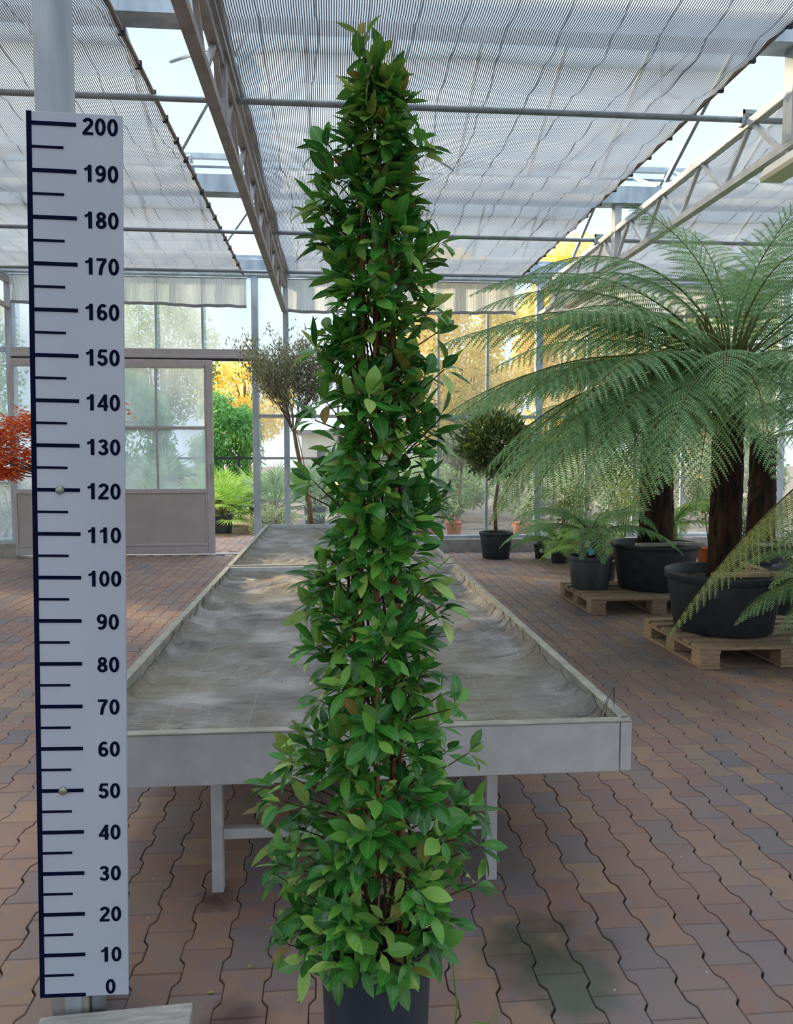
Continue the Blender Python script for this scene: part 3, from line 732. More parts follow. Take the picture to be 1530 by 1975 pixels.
# ------------------------------------------------------------------ ferns
def frond_mesh(name, L, e0, e1, pin=.26, npin=34, npl=16, stipe=.14, droop=.25, m='fern', seed=1, path=None, drape=0.0, plw=.030):
    r_ = random.Random(seed); mb = MB(); N = 26
    if path is None:
        pts = [Vector((0, 0, 0))]
        for i in range(N):
            t = (i + .5) / N; e = radians(e0 + (e1 - e0) * t ** 1.25)
            pts.append(pts[-1] + Vector((cos(e), 0, sin(e))) * (L / N))
    else:
        P = [Vector(q) for q in path]; pts = []
        for i in range(N + 1):
            t = i / N * (len(P) - 1); k_ = min(int(t), len(P) - 2); f = t - k_
            p0 = P[max(k_ - 1, 0)]; p1 = P[k_]; p2 = P[k_ + 1]; p3 = P[min(k_ + 2, len(P) - 1)]
            pts.append(.5 * ((2 * p1) + (p2 - p0) * f + (2 * p0 - 5 * p1 + 4 * p2 - p3) * f * f + (3 * p1 - p0 - 3 * p2 + p3) * f ** 3))
        L = sum((a - b).length for a, b in zip(pts, pts[1:]))
    mb.tube(pts, [.0075 * (1 - .88 * i / N) * min(1.4, L / 1.6 + .3) for i in range(N + 1)], 5, False)
    nb = len(mb.f)
    for k_ in range(npin):
        t = stipe + (1 - stipe) * (k_ + .3) / npin
        i = min(int(t * N), N - 1); f = t * N - i; p = pts[i].lerp(pts[i + 1], f); T = (pts[i + 1] - pts[i]).normalized()
        sv = T.cross(Vector((0, 0, 1)));
        if sv.length < .05: sv = Vector((0, 1, 0))
        sv.normalize(); nn = sv.cross(T)
        if nn.z < 0: nn = -nn
        u = (t - stipe) / (1 - stipe)
        l = pin * (min(1, (u + .10) / .30) ** .7) * (1 - max(0, (u - .3) / .7) ** 1.6) + .012
        for sg in (-1, 1):
            l2 = l * r_.uniform(.9, 1.08); ang = radians(18 + 34 * u + r_.uniform(-4, 4))
            d0 = (sv * sg * cos(ang) + T * sin(ang)).normalized()
            q = p.copy(); d = d0.copy(); ribs = []
            n = max(4, int(npl * l2 / pin) + 2); stp = l2 / n
            dr = droop * r_.uniform(.8, 1.3)
            for j in range(n):
                s_ = (j + .5) / n
                d = (d0 + Vector((0, 0, -1)) * (dr * s_ * 1.6 + drape)).normalized()
                q2 = q + d * stp
                b_ = (T - d * T.dot(d)).normalized()
                pw = plw * (1 - s_ ** 2.4) * (.55 + .45 * min(1, s_ * 5)) * (.5 + .5 * l2 / pin) + .003
                for s2 in (-1, 1):
                    tip = (q + q2) / 2 + b_ * s2 * pw + d * pw * .45 - nn * pw * .18
                    o = len(mb.v); mb.v += [tuple(q - d * stp * .02), tuple(q + d * stp * .74), tuple(tip)]; mb.f.append((o, o + 1, o + 2))
                mb.v += [tuple(q - b_ * .0016), tuple(q + b_ * .0016)]; ribs.append(len(mb.v) - 2 if j == 0 else (len(mb.v) - 2))
                q = q2
            for a_, c_ in zip(ribs, ribs[1:]): mb.f.append((a_, a_ + 1, c_ + 1, c_))
    me = bpy.data.meshes.new(name); me.from_pydata(mb.v, [], mb.f); me.materials.append(M[m]); me.materials.append(M['stipe'])
    me.polygons.foreach_set('material_index', [1] * nb + [0] * (len(mb.f) - nb)); me.update()
    return me
def place_frond(me, root, loc, az, roll=0, sc=1, name='frond'):
    o = bpy.data.objects.new(name, me); C.objects.link(o); o.parent = root; o.location = loc; o.rotation_euler = (radians(roll), 0, radians(az)); o.scale = (sc,) * 3; return o

def fern_trunk(root, h, r0, r1, name='trunk', z0=0):
    mb = MB(); prof = []
    n = 30; m_ = 40; sd_ = U(0, 99)
    for k_ in range(m_ + 1):
        t = k_ / m_; z = z0 + h * t; r = r0 + (r1 - r0) * t + .02 * (1 - t) ** 3
        for j in range(n):
            a = 2 * pi * j / n; rr = r * (1 + .10 * noise.noise((cos(a) * 2.5, sin(a) * 2.5, z * 3 + sd_)) + .06 * noise.noise((cos(a) * 9, sin(a) * 9, z * 9)))
            mb.v.append((rr * cos(a), rr * sin(a), z))
    for k_ in range(m_):
        for j in range(n): mb.f.append((k_ * n + j, k_ * n + (j + 1) % n, (k_ + 1) * n + (j + 1) % n, (k_ + 1) * n + j))
    mb.f.append(tuple(m_ * n + j for j in range(n)))
    # clinging root fibres and cut stalk bases
    for q in range(int(170 * h)):
        a = U(0, 6.28); z = z0 + U(0, h * .95); r = r0 + (r1 - r0) * (z - z0) / h
        mb.tube([(r * .98 * cos(a), r * .98 * sin(a), z), (r * 1.07 * cos(a + .05), r * 1.07 * sin(a + .05), z + .03), (r * 1.04 * cos(a + .1), r * 1.04 * sin(a + .1), z + U(.05, .1))], [.004, .003, .001], 4, False)
    return mb.build(name, M['fern_trunk'], root, smooth=False)

fm = {}
def FM(key, **k_):
    if key not in fm: fm[key] = frond_mesh('frond', **k_)
    return fm[key]
A_ = FM('A', L=1.95, e0=72, e1=-40, seed=1, pin=.40, npin=32, npl=22, plw=.032, droop=.35)
B_ = FM('B', L=2.2, e0=50, e1=-30, seed=2, pin=.44, npin=31, npl=24, plw=.038, droop=.4)
C_ = FM('C', L=2.3, e0=30, e1=-28, seed=3, pin=.46, npin=31, npl=24, plw=.038, droop=.5)
D_ = FM('D', L=2.3, e0=14, e1=-38, seed=4, pin=.48, npin=31, npl=24, plw=.038, droop=.65)
E_ = FM('E', L=1.6, e0=87, e1=20, seed=5, pin=.38, npin=24, npl=24, stipe=.25, plw=.03)
F_ = FM('F', L=2.35, e0=6, e1=-54, seed=6, pin=.46, npin=34, npl=24, plw=.038, droop=.75)
G_ = FM('G', L=.95, e0=50, e1=-50, seed=7, pin=.20, npin=26, npl=14, plw=.024)
H_ = FM('H', L=.95, e0=25, e1=-55, seed=8, pin=.22, npin=26, npl=14, plw=.024, droop=.4)
I_ = FM('I', L=.8, e0=60, e1=-40, seed=9, pin=.19, npin=22, npl=12, plw=.024, m='fern_light')
J_ = FM('J', L=.8, e0=25, e1=-60, seed=10, pin=.2, npin=22, npl=12, plw=.024, m='fern_light', droop=.4)
N_ = FM('N', L=2.25, e0=2, e1=-64, seed=13, pin=.48, npin=34, npl=24, plw=.036, droop=.7, m='fern_warm')
K_ = FM('K', L=1.35, e0=10, e1=-70, seed=11, pin=.22, npin=30, m='fern_brown', droop=.8)

# main tree fern
TF = thing('tree_fern', (2.80, 5.26, .144), 'largest tree fern, tall fibrous trunk in a wide black tub on the front pallet', 'tree fern')
pot(TF, .40, .33, .43, M['pot'], rim=.045, n=64)
fern_trunk(TF, 1.50, .105, .10, z0=.28)
top = (0, 0, 1.80)
lay = [(E_, 95, 0, 1.0), (E_, -75, 0, .86), (A_, 55, 0, 1.0), (E_, 20, 0, 1), (A_, 12, 0, 1), (A_, 172, -8, 1.02), (A_, 150, 0, 1), (E_, 172, 0, .95), (B_, 186, -6, .98), (B_, 165, 0, .95),
       (C_, 178, 8, .98), (C_, 196, -10, .95), (D_, 188, -12, .97), (C_, 212, -8, .92), (D_, 206, 0, .95), (D_, 222, 0, .95), (C_, 204, 0, .88), (N_, 206, 0, 1.0), (N_, 213, 0, .96), (N_, 221, 0, 1.0), (N_, 230, 0, .95), (N_, 197, 0, 1.02), (N_, 240, 0, .9), (F_, 215, 0, .8), (F_, 227, 0, .88), (F_, 192, 0, .9), (D_, 180, 0, .9), (F_, 209, 0, 1.0), (F_, 200, 0, .98), (F_, 220, 0, .98), (D_, 198, 0, 1.0), (F_, 234, 0, .95), (F_, 250, 0, .85), (D_, 243, 5, .85),
       (D_, 262, 0, .8), (F_, 268, 0, .8), (C_, 285, 0, .8), (F_, 292, 0, .85), (D_, 310, 0, .9), (C_, 330, 0, 1), (B_, 350, 0, 1), (D_, 345, 0, .95), (B_, 30, 0, 1), (C_, 60, 0, 1), (B_, 100, 0, .95), (C_, 130, 0, 1), (D_, 155, 0, .9), (B_, 302, 0, .85), (A_, 265, 0, .8)]
for me_, az, roll, sc in lay: place_frond(me_, TF, top, az + U(-3, 3), roll, sc)
for k_ in range(26):
    a = U(0, 6.28); s_ = MB(); rr = .09
    s_.tube([(rr * cos(a), rr * sin(a), 1.82), (rr * 1.5 * cos(a), rr * 1.5 * sin(a), 2.02), (rr * 2.6 * cos(a), rr * 2.6 * sin(a), 2.02 + U(.1, .22))], [.009, .008, .006], 6)
    s_.build('stalk', M['stipe'], TF, smooth=True)
for az in (203, 222): place_frond(K_, TF, (0, 0, 1.84), az, 0, 1.0, 'dead_frond')
for x, y, rz, lb in ((-.02, -.26, 3, None), (.16, -.20, -38, None), (.25, .05, 80, None)):
    s_ = MB().box(-.20, -.03, 0, .20, .03, .03).build('batten', M['wood_pale'], TF, loc=(x, y, .42)); s_.rotation_euler = (0, 0, radians(rz)); bevel(s_, .002, 1)

def small_fern(loc, rp, hp, trh, trr, fr, label, n=14, ms=None, sc=1.0, lab=False, pm='pot', cat='tree fern', ribs=0, group=None, rb_=None, zrot=0, name='tree_fern', lay=None):
    t = thing(name, loc, label, cat, group)
    pot(t, rp, rb_ or rp * .82, hp, M[pm], rim=.03 if rp > .15 else .015, n=48, ribs=ribs)
    if trh: fern_trunk(t, trh, trr, trr * .95, z0=hp * .75)
    zt = hp * .75 + trh
    for k_ in range(n):
        me_ = ms[k_ % len(ms)]; place_frond(me_, t, (0, 0, zt - .02), zrot + k_ * 137.5 + U(-8, 8), U(-6, 6), sc * U(.88, 1.08))
    return t
f2 = small_fern((3.03, 6.98, .144), .40, .43, 1.2, .15, 1, 'tree fern with a thick dark trunk in a wide black tub on the rear pallet', 16, [B_, C_, D_, A_, F_], .82)
for x, y, rz in ((-.1, -.24, 0), (.2, -.2, -30)):
    s_ = MB().box(-.18, -.03, 0, .18, .03, .028).build('batten', M['wood_grey'], f2, loc=(x, y, .425)); s_.rotation_euler = (0, 0, radians(rz))
f3 = small_fern((4.37, 7.5, 0), .31, .50, 1.2, .13, 1, 'tree fern right of and behind the largest one, its black tub on the floor', 13, [B_, C_, D_], .85)
s_ = MB().box(-.18, -.03, 0, .18, .03, .028).build('batten', M['wood_grey'], f3, loc=(.05, -.2, .49))
f4 = small_fern((2.42, 7.02, .144), .205, .31, .30, .10, 1, 'small tree fern in ribbed black pot with blue and white tag, rear pallet', 16, [G_, H_], 1.0, pm='pot_dusty', ribs=14)
tg = MB().box(-.022, -.002, 0, .022, 0, .06).build('white_tag', M['label_w'], f4, loc=(-.07, -.112, .40)); tg.rotation_euler = (radians(-8), radians(12), 0)
tg = MB().box(-.025, -.002, -.05, .025, 0, .02).build('blue_tag', M['label_b'], f4, loc=(-.045, -.118, .375)); tg.rotation_euler = (radians(-8), radians(-18), 0)
f5 = small_fern((3.95, 5.05, 0), .30, .42, 1.15, .12, 1, 'tree fern mostly outside the right edge, one yellowing frond hanging across the front tub', 9, [B_, C_, D_], .8, zrot=20)
hang = frond_mesh('frond', 1, 0, 0, pin=.34, npin=36, npl=24, m='fern_dry', seed=21, stipe=.14, droop=.35, drape=1.5, plw=.03,
    path=[(0, 0, 1.42), (-.42, -.12, 1.47), (-.85, -.28, 1.26), (-1.2, -.36, 1.0), (-1.55, -.42, .66), (-1.86, -.46, .27)])
place_frond(hang, f5, (0, 0, 0), 0, 0, 1, 'hanging_frond')
f6 = small_fern((3.52, 4.55, 0), .15, .27, .32, .08, 1, 'low fern at the right edge, its fronds reaching over the front pallet', 0, [G_, H_], 1.1)
for az, me_, sc in ((176, H_, 1.15), (190, G_, 1.1), (205, H_, 1.15), (160, G_, 1.15), (225, H_, 1.0), (250, G_, 1), (140, H_, 1), (290, G_, 1), (330, H_, 1), (30, G_, 1), (90, G_, 1), (184, H_, .85), (197, D_, .45)):
    place_frond(me_, f6, (0, 0, .50), az, 0, sc)

# bright small ferns and shrubs at the back
small_fern((2.92, 9.7, 0), .11, .24, .1, .03, 1, 'bright green fern in small black pot, right of the ball tree', 16, [I_, J_], .95, name='potted_fern', cat='fern')
small_fern((3.95, 8.6, 0), .12, .26, .4, .04, 1, 'bright yellow green fern glowing between the two tree fern trunks', 12, [I_, J_], 1.05, name='potted_fern', cat='fern')
small_fern((3.02, 8.7, 0), .11, .25, .1, .03, 1, 'bright fern on the floor behind the rear pallet', 13, [I_, J_], .9, name='potted_fern', cat='fern')

def label_pot(loc, r, h, label, stem_h, leafm, n, spread, cat='potted plant', pm='terra', white=False, group=None, name='potted_shrub'):
    t = thing(name, loc, label, cat, group)
    pot(t, r, r * .78, h, M[pm], rim=.02, n=28)
    if white: MB().box(-r * .35, -r * .93, h * .45, r * .1, -r * .93 + .004, h * .7).build('label', M['label_w'], t)
    if n:
        st = MB(); lf_ = MB()
        tips = []
        for k_ in range(7):
            a = U(0, 6.28); rr = U(.3, 1) * spread; pz = h * .85
            p1 = Vector((cos(a) * rr * .4, sin(a) * rr * .4, pz + stem_h * .5)); p2 = Vector((cos(a) * rr, sin(a) * rr, pz + stem_h * U(.8, 1.05)))
            st.tube([(cos(a) * .02, sin(a) * .02, pz - .03), p1, p2], [.008, .005, .002], 5, False); tips.append((p1, p2))
        for k_ in range(n):
            p1, p2 = R.choice(tips); q = p1.lerp(p2, U(-.2, 1.1)) + Vector((R.gauss(0, .07), R.gauss(0, .07), R.gauss(0, .07)))
            quadleaf(lf_, q, U(.04, .08), U(.012, .024))
        st.build('stems', M['bark_d'], t); lf_.build('foliage', M[leafm], t)
    return t
bk = [((3.22, 9.9, 0), .15, .28, 'terracotta coloured pot with a green shrub, left of the small tree fern trunk', .8, 'shrub', 500, .25),
      ((3.72, 9.6, 0), .16, .28, 'terracotta coloured pot with a shrub, right of the small tree fern trunk', .9, 'autumn2', 500, .3),
      ((4.3, 9.9, 0), .14, .26, 'terracotta coloured pot with a yellowish shrub behind the rear black tub', 1.0, 'shrub', 500, .3),
      ((4.62, 9.0, 0), .18, .27, 'wide terracotta coloured pot with thin stems, just left of the largest trunk', .9, 'shrub', 500, .25),
      ((4.75, 8.5, 0), .13, .24, 'smaller terracotta coloured pot in front of the wide one beside the largest trunk', .5, 'shrub', 260, .2),
      ((5.9, 8.6, 0), .16, .28, 'terracotta coloured pot at the right edge behind the ferns', 1.1, 'autumn2', 600, .35)]
for loc, r, h, lb, sh, lm, n, sp in bk: label_pot(loc, r, h, lb, sh, lm, n, sp)
label_pot((2.79, 10.12, 0), .085, .20, 'small black pot with white labels standing by the back curb', .1, 'fern_light', 60, .06, pm='pot', white=True)
label_pot((3.12, 10.1, 0), .12, .26, 'black pot behind the small tree fern, close to the back wall', .7, 'shrub', 350, .2, pm='pot')
label_pot((2.74, 7.55, 0), .13, .33, 'narrow grey black pot squeezed between the small tree fern and the rear tub', .6, 'fern', 120, .1, pm='pot_dusty')
label_pot((4.05, 6.35, 0), .20, .42, 'grey black tub cut by the right edge, behind the low fern', .4, 'hedge2', 300, .25, pm='pot_dusty')

# pallets
def pallet(loc, rz, label):
    t = thing('wooden_pallet', loc, label, 'pallet', 'wooden pallets under the black tubs', rz=radians(rz))
    Lx, Ly = 1.2, .92
    for i, y in enumerate((.0, .17, .34, .51, .68, .82)):
        w = .14 if i in (0, 5) else .10
        s_ = MB().box(0, y, .122, Lx, y + w * .98 if y + w < Ly else Ly, .144).build('deck_board', M['wood'], t); bevel(s_, .003, 1)
    for x in (0, .55, 1.06):
        bevel(MB().box(x, 0, .1, x + .14, Ly, .121).build('stringer', M['wood'], t), .002, 1)
        bevel(MB().box(x, 0, .0, x + .14, Ly, .02).build('bottom_board', M['wood'], t), .002, 1)
        for y in (0, .39, .78): bevel(MB().box(x + .003, y + .003, .021, x + .135, y + .135, .099).build('block', M['wood'], t), .003, 1)
    return t
pallet((2.38, 4.735, .002), 0, 'front wooden pallet carrying the largest black tub')
pallet((2.24, 6.455, .002), 0, 'rear wooden pallet carrying the ribbed pot and a wide black tub')

# ------------------------------------------------------------------ trees inside
def branchy(st, p, d, L, r, depth, tips, spread=.5, k=3):
    q = p + d * L; mid = (p + q) / 2 + Vector((R.gauss(0, .03), R.gauss(0, .03), 0)) * L
    st.tube([p, mid, q], [r, r * .8, r * .6], 5, False)
    if depth == 0: tips.append((p, q)); return
    for i in range(k):
        nd = (d + Vector((R.gauss(0, spread), R.gauss(0, spread), R.gauss(0, spread * .6)))).normalized()
        branchy(st, q if i else mid, nd, L * U(.6, .85), r * .55, depth - 1, tips, spread, k)

t = thing('ball_tree', (2.2, 10.2, 0), 'ball shaped evergreen on a bare stem in a black pot, right of the climber', 'tree')
pot(t, .225, .18, .36, M['pot'], rim=.03)
MB().tube([(0, 0, .3), (-.02, 0, .7), (.02, 0, 1.0), (0, 0, 1.4)], [.028, .024, .022, .02], 10).build('trunk', M['bark'], t, smooth=True)
s_ = MB(); l_ = MB()
for k_ in range(90):
    v = Vector((R.gauss(0, 1), R.gauss(0, 1), R.gauss(0, 1))).normalized(); q = Vector((v.x * .40, v.y * .40, 1.54 + v.z * .33)) * 1
    s_.tube([(0, 0, 1.35), (v.x * .2, v.y * .2, 1.45 + v.z * .18), q], [.006, .004, .002], 4, False)
for k_ in range(6500):
    v = Vector((R.gauss(0, 1), R.gauss(0, 1), R.gauss(0, 1))).normalized(); rr = U(.62, 1.14) * (1 + .38 * noise.noise(v * 2.6))
    q = Vector((v.x * .43 * rr, v.y * .43 * rr, 1.54 + v.z * .36 * rr))
    d = (v + Vector((R.gauss(0, .5), R.gauss(0, .5), R.gauss(.3, .5)))).normalized(); quadleaf(l_, q, U(.07, .12), U(.02, .034), d)
s_.build('twigs', M['bark_d'], t); l_.build('foliage', M['bay'], t)

t = thing('olive_standard', (-.27, 10.15, 0), 'airy grey leaved standard tree with thin leaning stem, left of the climber', 'tree')
pot(t, .2, .16, .34, M['pot'], rim=.03)
MB().tube([(0, 0, .3), (-.04, 0, .7), (-.12, 0, 1.1), (-.2, 0, 1.5), (-.24, 0, 1.75)], [.032, .03, .028, .026, .024], 8).build('trunk', M['bark'], t, smooth=True)
MB().tube([(.03, -.03, .3), (-.03, -.03, .9), (-.14, -.03, 1.45), (-.2, -.03, 1.72)], .008, 6).build('stake', M['cane'], t)
s_ = MB(); l_ = MB(); tips = []
for k_ in range(15):
    a = k_ * 2.4; d = Vector((cos(a) * .5, sin(a) * .4, 1)).normalized(); branchy(s_, Vector((-.24, 0, 1.68)), d, U(.42, .62), .009, 2, tips, .32, 3)
for k_ in range(9000):
    p, q = R.choice(tips); c_ = p.lerp(q, U(-.3, 1.3)) + Vector((R.gauss(0, .045), R.gauss(0, .045), R.gauss(0, .05)))
    quadleaf(l_, c_, U(.04, .07), U(.011, .018), Vector((R.gauss(0, .6), R.gauss(0, .6), 1)))
s_.build('branches', M['bark_d'], t); l_.build('foliage', M['olive'], t)

t = thing('japanese_maple', (-3.17, 9.3, 0), 'red orange maple at the left edge, half hidden by the measuring board', 'tree')
pot(t, .24, .2, .36, M['pot'], rim=.03)
MB().tube([(0, 0, .3), (.05, 0, .6), (-.05, 0, .95), (0, 0, 1.25)], [.035, .03, .026, .02], 8).build('trunk', M['bark_d'], t, smooth=True)
s_ = MB(); l_ = MB()
clouds = [(-.62, 0, 1.72, .36, .16), (-.25, .05, 1.62, .34, .15), (.1, 0, 1.78, .4, .16), (-.75, 0, 1.42, .28, .10), (-.25, -.1, 1.38, .32, .15), (.4, 0, 1.72, .42, .17), (.7, 0, 1.86, .28, .10), (.2, 0, 1.4, .4, .15), (-.15, -.05, 1.2, .22, .08), (-.95, 0, 1.66, .25, .12)]
for cx, cy, cz, rx, rz in clouds + [(.85, 0, 1.95, .15, .05), (-.9, 0, 1.8, .3, .13), (-.5, .1, 1.5, .35, .12)]:
    cx -= .48 if cx < .6 else .3
    s_.tube([(0, 0, 1.1), (cx * .5, cy, cz * .45 + .6), (cx, cy, cz)], [.012, .008, .003], 5, False)
    for k_ in range(430):
        v = Vector((R.gauss(0, .5), R.gauss(0, .5), R.gauss(0, .5))); q = Vector((cx + v.x * rx, cy + v.y * rx, cz + v.z * rz))
        dn = Vector((cos(k_), sin(k_), U(-.9, .0)))
        for w_ in (-.7, 0, .7): quadleaf(l_, q, U(.045, .075), .014, Vector((dn.x * cos(w_) - dn.y * sin(w_), dn.x * sin(w_) + dn.y * cos(w_), dn.z)))
s_.build('branches', M['bark_d'], t); l_.build('foliage', M['maple'], t)

# ------------------------------------------------------------------ outside
def crown(name, loc, label, trunk_h, cz, rx, ry, rz, n, ll, lw, lm, bm='bark', group=None, holes=.2, cat='tree', dirbias=None, tr=.12):
    t = thing(name, loc, label, cat, group); s_ = MB(); l_ = MB(); seed = U(0, 99)
    if trunk_h:
        s_.tube([(0, 0, 0), (.1, 0, trunk_h), (0, 0, cz + rz * .4)], [tr, tr * .8, tr * .3], 8)
        for k_ in range(26):
            a = U(0, 6.28); e_ = U(.1, 1); q = Vector((cos(a) * rx * .75, sin(a) * ry * .75, cz + rz * .8 * U(-.4, .9)))
            s_.tube([(0, 0, trunk_h * U(.8, 1.3)), (q * .5) + Vector((0, 0, cz * .45)), q], [tr * .3, tr * .15, tr * .05], 5, False)
        s_.build('trunk', M[bm], t)
    cnt = 0; it = 0
    while cnt < n and it < n * 5:
        it += 1
        v = Vector((R.gauss(0, 1), R.gauss(0, 1), R.gauss(0, 1))).normalized(); rr = U(.25, 1) ** .45
        q = Vector((v.x * rx * rr, v.y * ry * rr, cz + v.z * rz * rr))
        nv = noise.noise((q.x * 1.1 / max(rx, .3) * 2 + seed, q.y / max(ry, .3) * 2, q.z / max(rz, .3) * 2.4))
        if rr * (1 - .45 * nv) > .98 or nv < -.45 + holes: continue
        d = Vector((R.gauss(0, 1), R.gauss(0, 1), R.gauss(0, 1)))
        if dirbias: d = d * .5 + Vector(dirbias)
        quadleaf(l_, q, ll * U(.7, 1.3), lw * U(.7, 1.3), d); cnt += 1
    l_.build('foliage', M[lm], t)
    return t
for i, (x, y, cz, rx, rz, n, lm, lb) in enumerate((
    (3.1, 19, 3.7, 1.7, 2.9, 26000, 'autumn', 'yellow autumn tree outside the glass, right of the climber'),
    (6.4, 19.5, 3.9, 1.8, 3.1, 26000, 'autumn', 'yellow autumn tree outside, above the back post right of the ball tree'),
    (10.0, 19.5, 3.4, 1.9, 2.9, 18000, 'autumn2', 'yellow green tree outside, behind the middle of the tree ferns'),
    (13.8, 19, 3.4, 2.0, 2.9, 9000, 'hedge2', 'green tree outside at the far right behind the tree ferns'),
    (-8.4, 17.5, 3.0, 1.7, 3.1, 12000, 'hedge2', 'hazy green tree outside at the left edge'),
    (-5.4, 25, 4.6, 1.9, 2.4, 11000, 'hedge2', 'pale round tree seen through the upper windows above the door'),
    (-2.9, 26, 3.2, 1.7, 1.5, 9000, 'autumn', 'bright yellow tree top seen through the open doorway'))):
    crown('outdoor_tree', (x, y, 0), lb, 1.0, cz, rx, 1.2, rz, n, .11, .075, lm, group='trees outside the greenhouse', holes=.30)
crown('bamboo_hedge', (-2.45, 18.2, 0), 'tall green arching hedge seen through the open doorway', 0, 1.5, .85, .8, 1.5, 12000, .15, .035, 'hedge', cat='hedge', dirbias=(0, 0, -.6), holes=.35)
crown('bamboo_hedge', (-4.6, 17.4, 0), 'tall green hedge blurred behind the misted door glass', 0, 1.6, 1.2, .8, 1.7, 12000, .15, .045, 'hedge', cat='hedge', dirbias=(0, 0, -.6), holes=.35)
for x, y, cz, r, lb, lm in ((1.3, 14.6, .75, .65, 'dense green juniper outside the glass, right behind the climber', 'hedge2'), (2.2, 15.4, .8, .8, 'round conifer outside, seen behind the ball tree trunk', 'hedge2'), (3.6, 14.9, .9, .8, 'green conifer outside, right of the ball tree pot', 'hedge2'),
                        (5.2, 15.3, 1.0, .95, 'green conifer outside behind the rear pallet', 'hedge2'), (7.2, 15, 1.0, 1.0, 'green shrub outside behind the largest trunk', 'shrub'), (-5.6, 13.6, .6, .6, 'dry twiggy shrub outside at the left edge', 'varieg')):
    crown('outdoor_shrub', (x, y, 0), lb, .3, cz, r, .6, cz * .85, 4200, .07, .016, lm, 'bark_d', group='shrubs outside the greenhouse', holes=.1, cat='shrub', tr=.03)
for x, y, lb in ((-11.5, 4.2, 'added leafy screen out of view left of the greenhouse, blocking sun, nearest piece'), (-11.5, 10.4, 'added leafy screen out of view left of the greenhouse, blocking sun, middle piece'), (-11.6, 16.6, 'added leafy screen out of view left of the greenhouse, blocking sun, rear piece')):
    crown('added_shade_hedge', (x, y, 0), lb, 0, 3.1, 1.0, 2.9, 3.3, 9000, .24, .16, 'hedge', cat='hedge', group='unseen leafy screens added to shade the greenhouse', holes=.42)  # unseen screens added to keep the low sun off the interior
for x, w_, h_, lb in ((.6, 1.0, 1.7, 'dark green conifer hedge outside, seen through gaps of the climber'), (2.5, 1.1, 1.5, 'dense green hedge plant outside behind the ball tree'), (4.6, 1.1, 1.7, 'dense green hedge plant outside, right of the back post'), (6.9, 1.2, 1.8, 'dense green hedge plant outside behind the rear tree fern'), (9.3, 1.2, 1.8, 'dense green hedge plant outside, far right behind the ferns')):
    crown('hedge_plant', (x, 17.0, 0), lb, 0, h_ / 2, w_, .6, h_ / 2, 6500, .11, .05, 'hedge2', cat='hedge', group='hedge plants behind the greenhouse', holes=.5)
crown('outdoor_ball_tree', (2.25, 13.9, 0), 'second ball shaped tree, outside the glass and half hidden by the climber', 1.2, 1.55, .42, .42, .42, 2600, .08, .03, 'bay', cat='tree', tr=.03)
crown('variegated_shrub', (-.95, 12.3, 0), 'low cream and green shrub outside, above the far end of the bench', .1, .32, .42, .3, .32, 2600, .035, .022, 'varieg', 'bark_d', cat='shrub', tr=.02)

# fan palms
def fan_palm_proto(m, n=34, L=.5):
    t = thing('fan_palm', (0, 0, 0), 'x', 'palm')
    pot(t, .17, .14, .30, M['pot_dusty'], rim=.02, n=24)
    l_ = MB(); s_ = MB()
    for k_ in range(n):
        a = k_ * 2.4; el = radians(85 - 105 * (k_ / n)); d = Vector((cos(a) * cos(el), sin(a) * cos(el), sin(el)))
        pl_ = U(.28, .5); p0 = Vector((0, 0, .3)); p1 = p0 + d * pl_
        s_.tube([p0, p0 + d * pl_ * .5 + Vector((0, 0, .02)), p1], [.006, .005, .004], 4, False)
        sv = d.cross(Vector((0, 0, 1)));
        if sv.length < .05: sv = Vector((1, 0, 0))
        sv.normalize(); nn = sv.cross(d)
        for j in range(19):
            g_ = radians(-105 + 210 * j / 18); dd = (d * cos(g_) + sv * sin(g_)).normalized(); ll = U(.24, .30)
            w_ = dd.cross(nn).normalized() * .011; o = len(l_.v)
            l_.v += [tuple(p1), tuple(p1 + dd * ll * .5 + w_ + nn * .01), tuple(p1 + dd * ll - nn * .03), tuple(p1 + dd * ll * .5 - w_ + nn * .01)]; l_.f.append((o, o + 1, o + 2, o + 3))
    l_.build('foliage', M[m], t); s_.build('stalks', M['stipe'], t)
    return t
pp = fan_palm_proto('palm'); pg = fan_palm_proto('palm2')
spots = [(pp, -1.98, 13.9, 1.15, 'bright fan palm in a dark pot in the open doorway'), (pp, -2.25, 15.6, 1.35, 'fan palm behind the front one in the doorway, next to the door edge'), (pp, -1.45, 15.4, 1.25, 'fan palm right of the doorway opening, behind the white jamb'),
         (pg, -1.05, 14.1, 1.3, 'greyish fan palm outside, between door jamb and the bare standard tree'), (pg, -.35, 15.0, 1.3, 'pale fan palm outside partly behind the climber left side'),
         (pg, -3.1, 13.7, 1.15, 'fan palm behind the misted lower door pane on the right'), (pg, -3.9, 14.4, 1.15, 'fan palm behind the misted door pane beside the measuring board'), (pg, -3.4, 16.0, 1.6, 'tallest fan palm behind the misted door panes')]
us = set()
for pr, x, y, sc, lb in spots:
    o = pr if id(pr) not in us else copy_tree(pr); us.add(id(pr))
    o.location = (x, y, 0); o.rotation_euler = (0, 0, U(0, 6)); o.scale = (sc,) * 3; o['label'] = lb; o['group'] = 'fan palms outside the door'; o['category'] = 'palm'

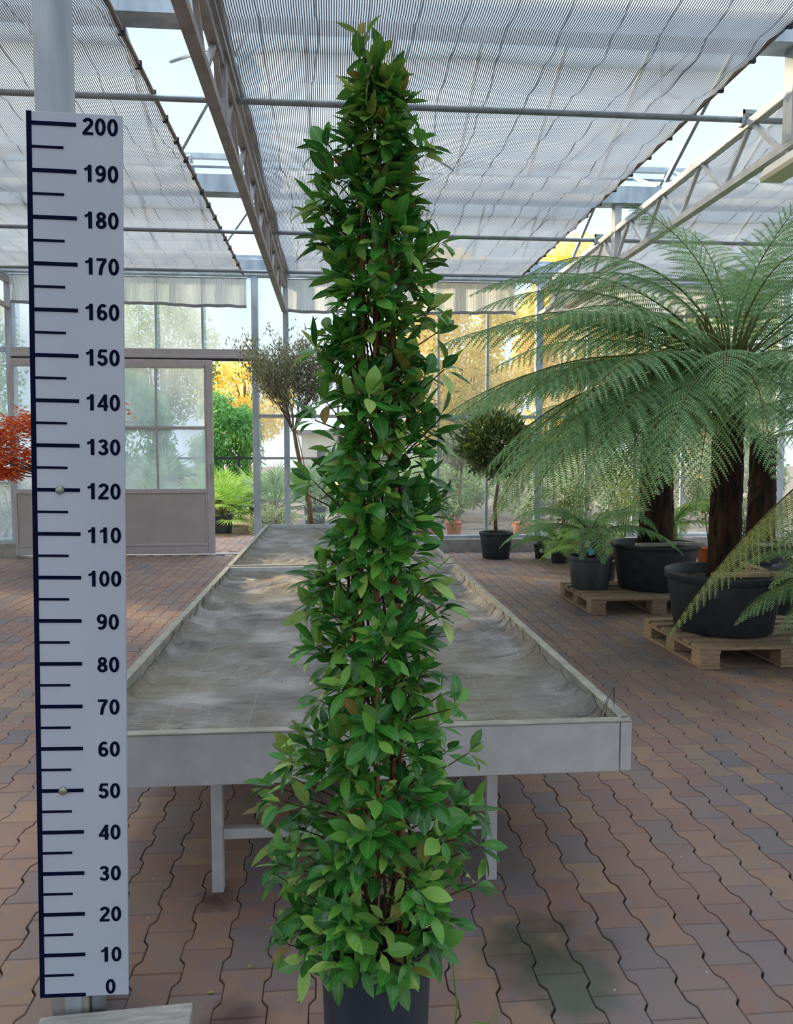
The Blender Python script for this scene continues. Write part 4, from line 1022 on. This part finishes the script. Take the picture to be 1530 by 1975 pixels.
for x, y, r, lb in ((1.55, 12.4, .2, 'wide terracotta bowl outside the glass, right beside the climber'), (2.05, 12.9, .14, 'terracotta pot outside, left of the ball tree pot'), (3.2, 12.8, .16, 'terracotta pot outside, right of the ball tree pot')):
    label_pot((x, y, 0), r, .26, lb, .4, 'hedge2', 160, .15, group='terracotta pots outside')
b_ = thing('outbuilding', (-1.2, 30, 0), 'pale low building far outside, left of the climber', 'building')
MB().box(0, 0, 0, 6, 4, 2.2).build('wall', M['render'], b_); MB().box(-.2, -.2, 2.2, 6.2, 4.2, 2.35).build('roof', M['roofm'], b_)
for x in (.6, 1.9, 3.2): MB().box(x, -.04, .9, x + .7, 0, 1.6).build('window', M['dark'], b_)
g_ = thing('rail_fence', (-3.6, 16.4, 0), 'dark post and rail fence outside behind the fan palms', 'fence')
for z in (.95, 1.3): MB().box(0, -.02, z, 5, .02, z + .05).build('rail', M['dark'], g_)
for x in (0, 1.6, 3.3, 4.9): MB().box(x, -.03, 0, x + .06, .03, 1.4).build('post', M['dark'], g_)

# ------------------------------------------------------------------ small things on the floor
q = MB().tube([(0, 0, .003), (.03, .03, .01), (.065, .055, .018), (.10, .05, .012), (.115, .07, .03), (.122, .045, .02), (.112, .03, .006)], .0016, 5)
tag(q.build('fallen_tendril', M['fern_light'], loc=(.275, 1.70, 0)), 'thin curled green tendril lying on the pavers right of the pot', 'tendril')
q = MB().tube([(0, 0, .27), (.012, 0, .15), (.006, .01, .06), (.010, 0, .003)], .0018, 5)
tag(q.build('hanging_tendril', M['fern_light'], loc=(.262, 1.64, 0)), 'thin pale tendril hanging down along the right side of the pot', 'tendril')
for x, y, a, lb in ((-.335, 1.93, .3, 'small yellow leaf on the paver left of the pot, the outer one'), (-.235, 2.02, 1.6, 'small yellow leaf on the paver joint left of the pot'), (-.10, 1.88, .8, 'pale curled leaf on the pavers next to the pot'), (.95, 3.6, 1, 'tiny dark leaf on the pavers right of the bench'), (2.2, 4.2, 2, 'dark dry leaf on the pavers in front of the front pallet')):
    q = MB(); add_leaf(q, Vector((0, 0, .002)), Vector((cos(a), sin(a), .1)), Vector((0, 0, 1)), .022, .55, .4, .3, True)
    tag(q.build('fallen_leaf', M['fern_dry'], loc=(x, y, .001)), lb, 'leaf', 'fallen leaves on the pavers')
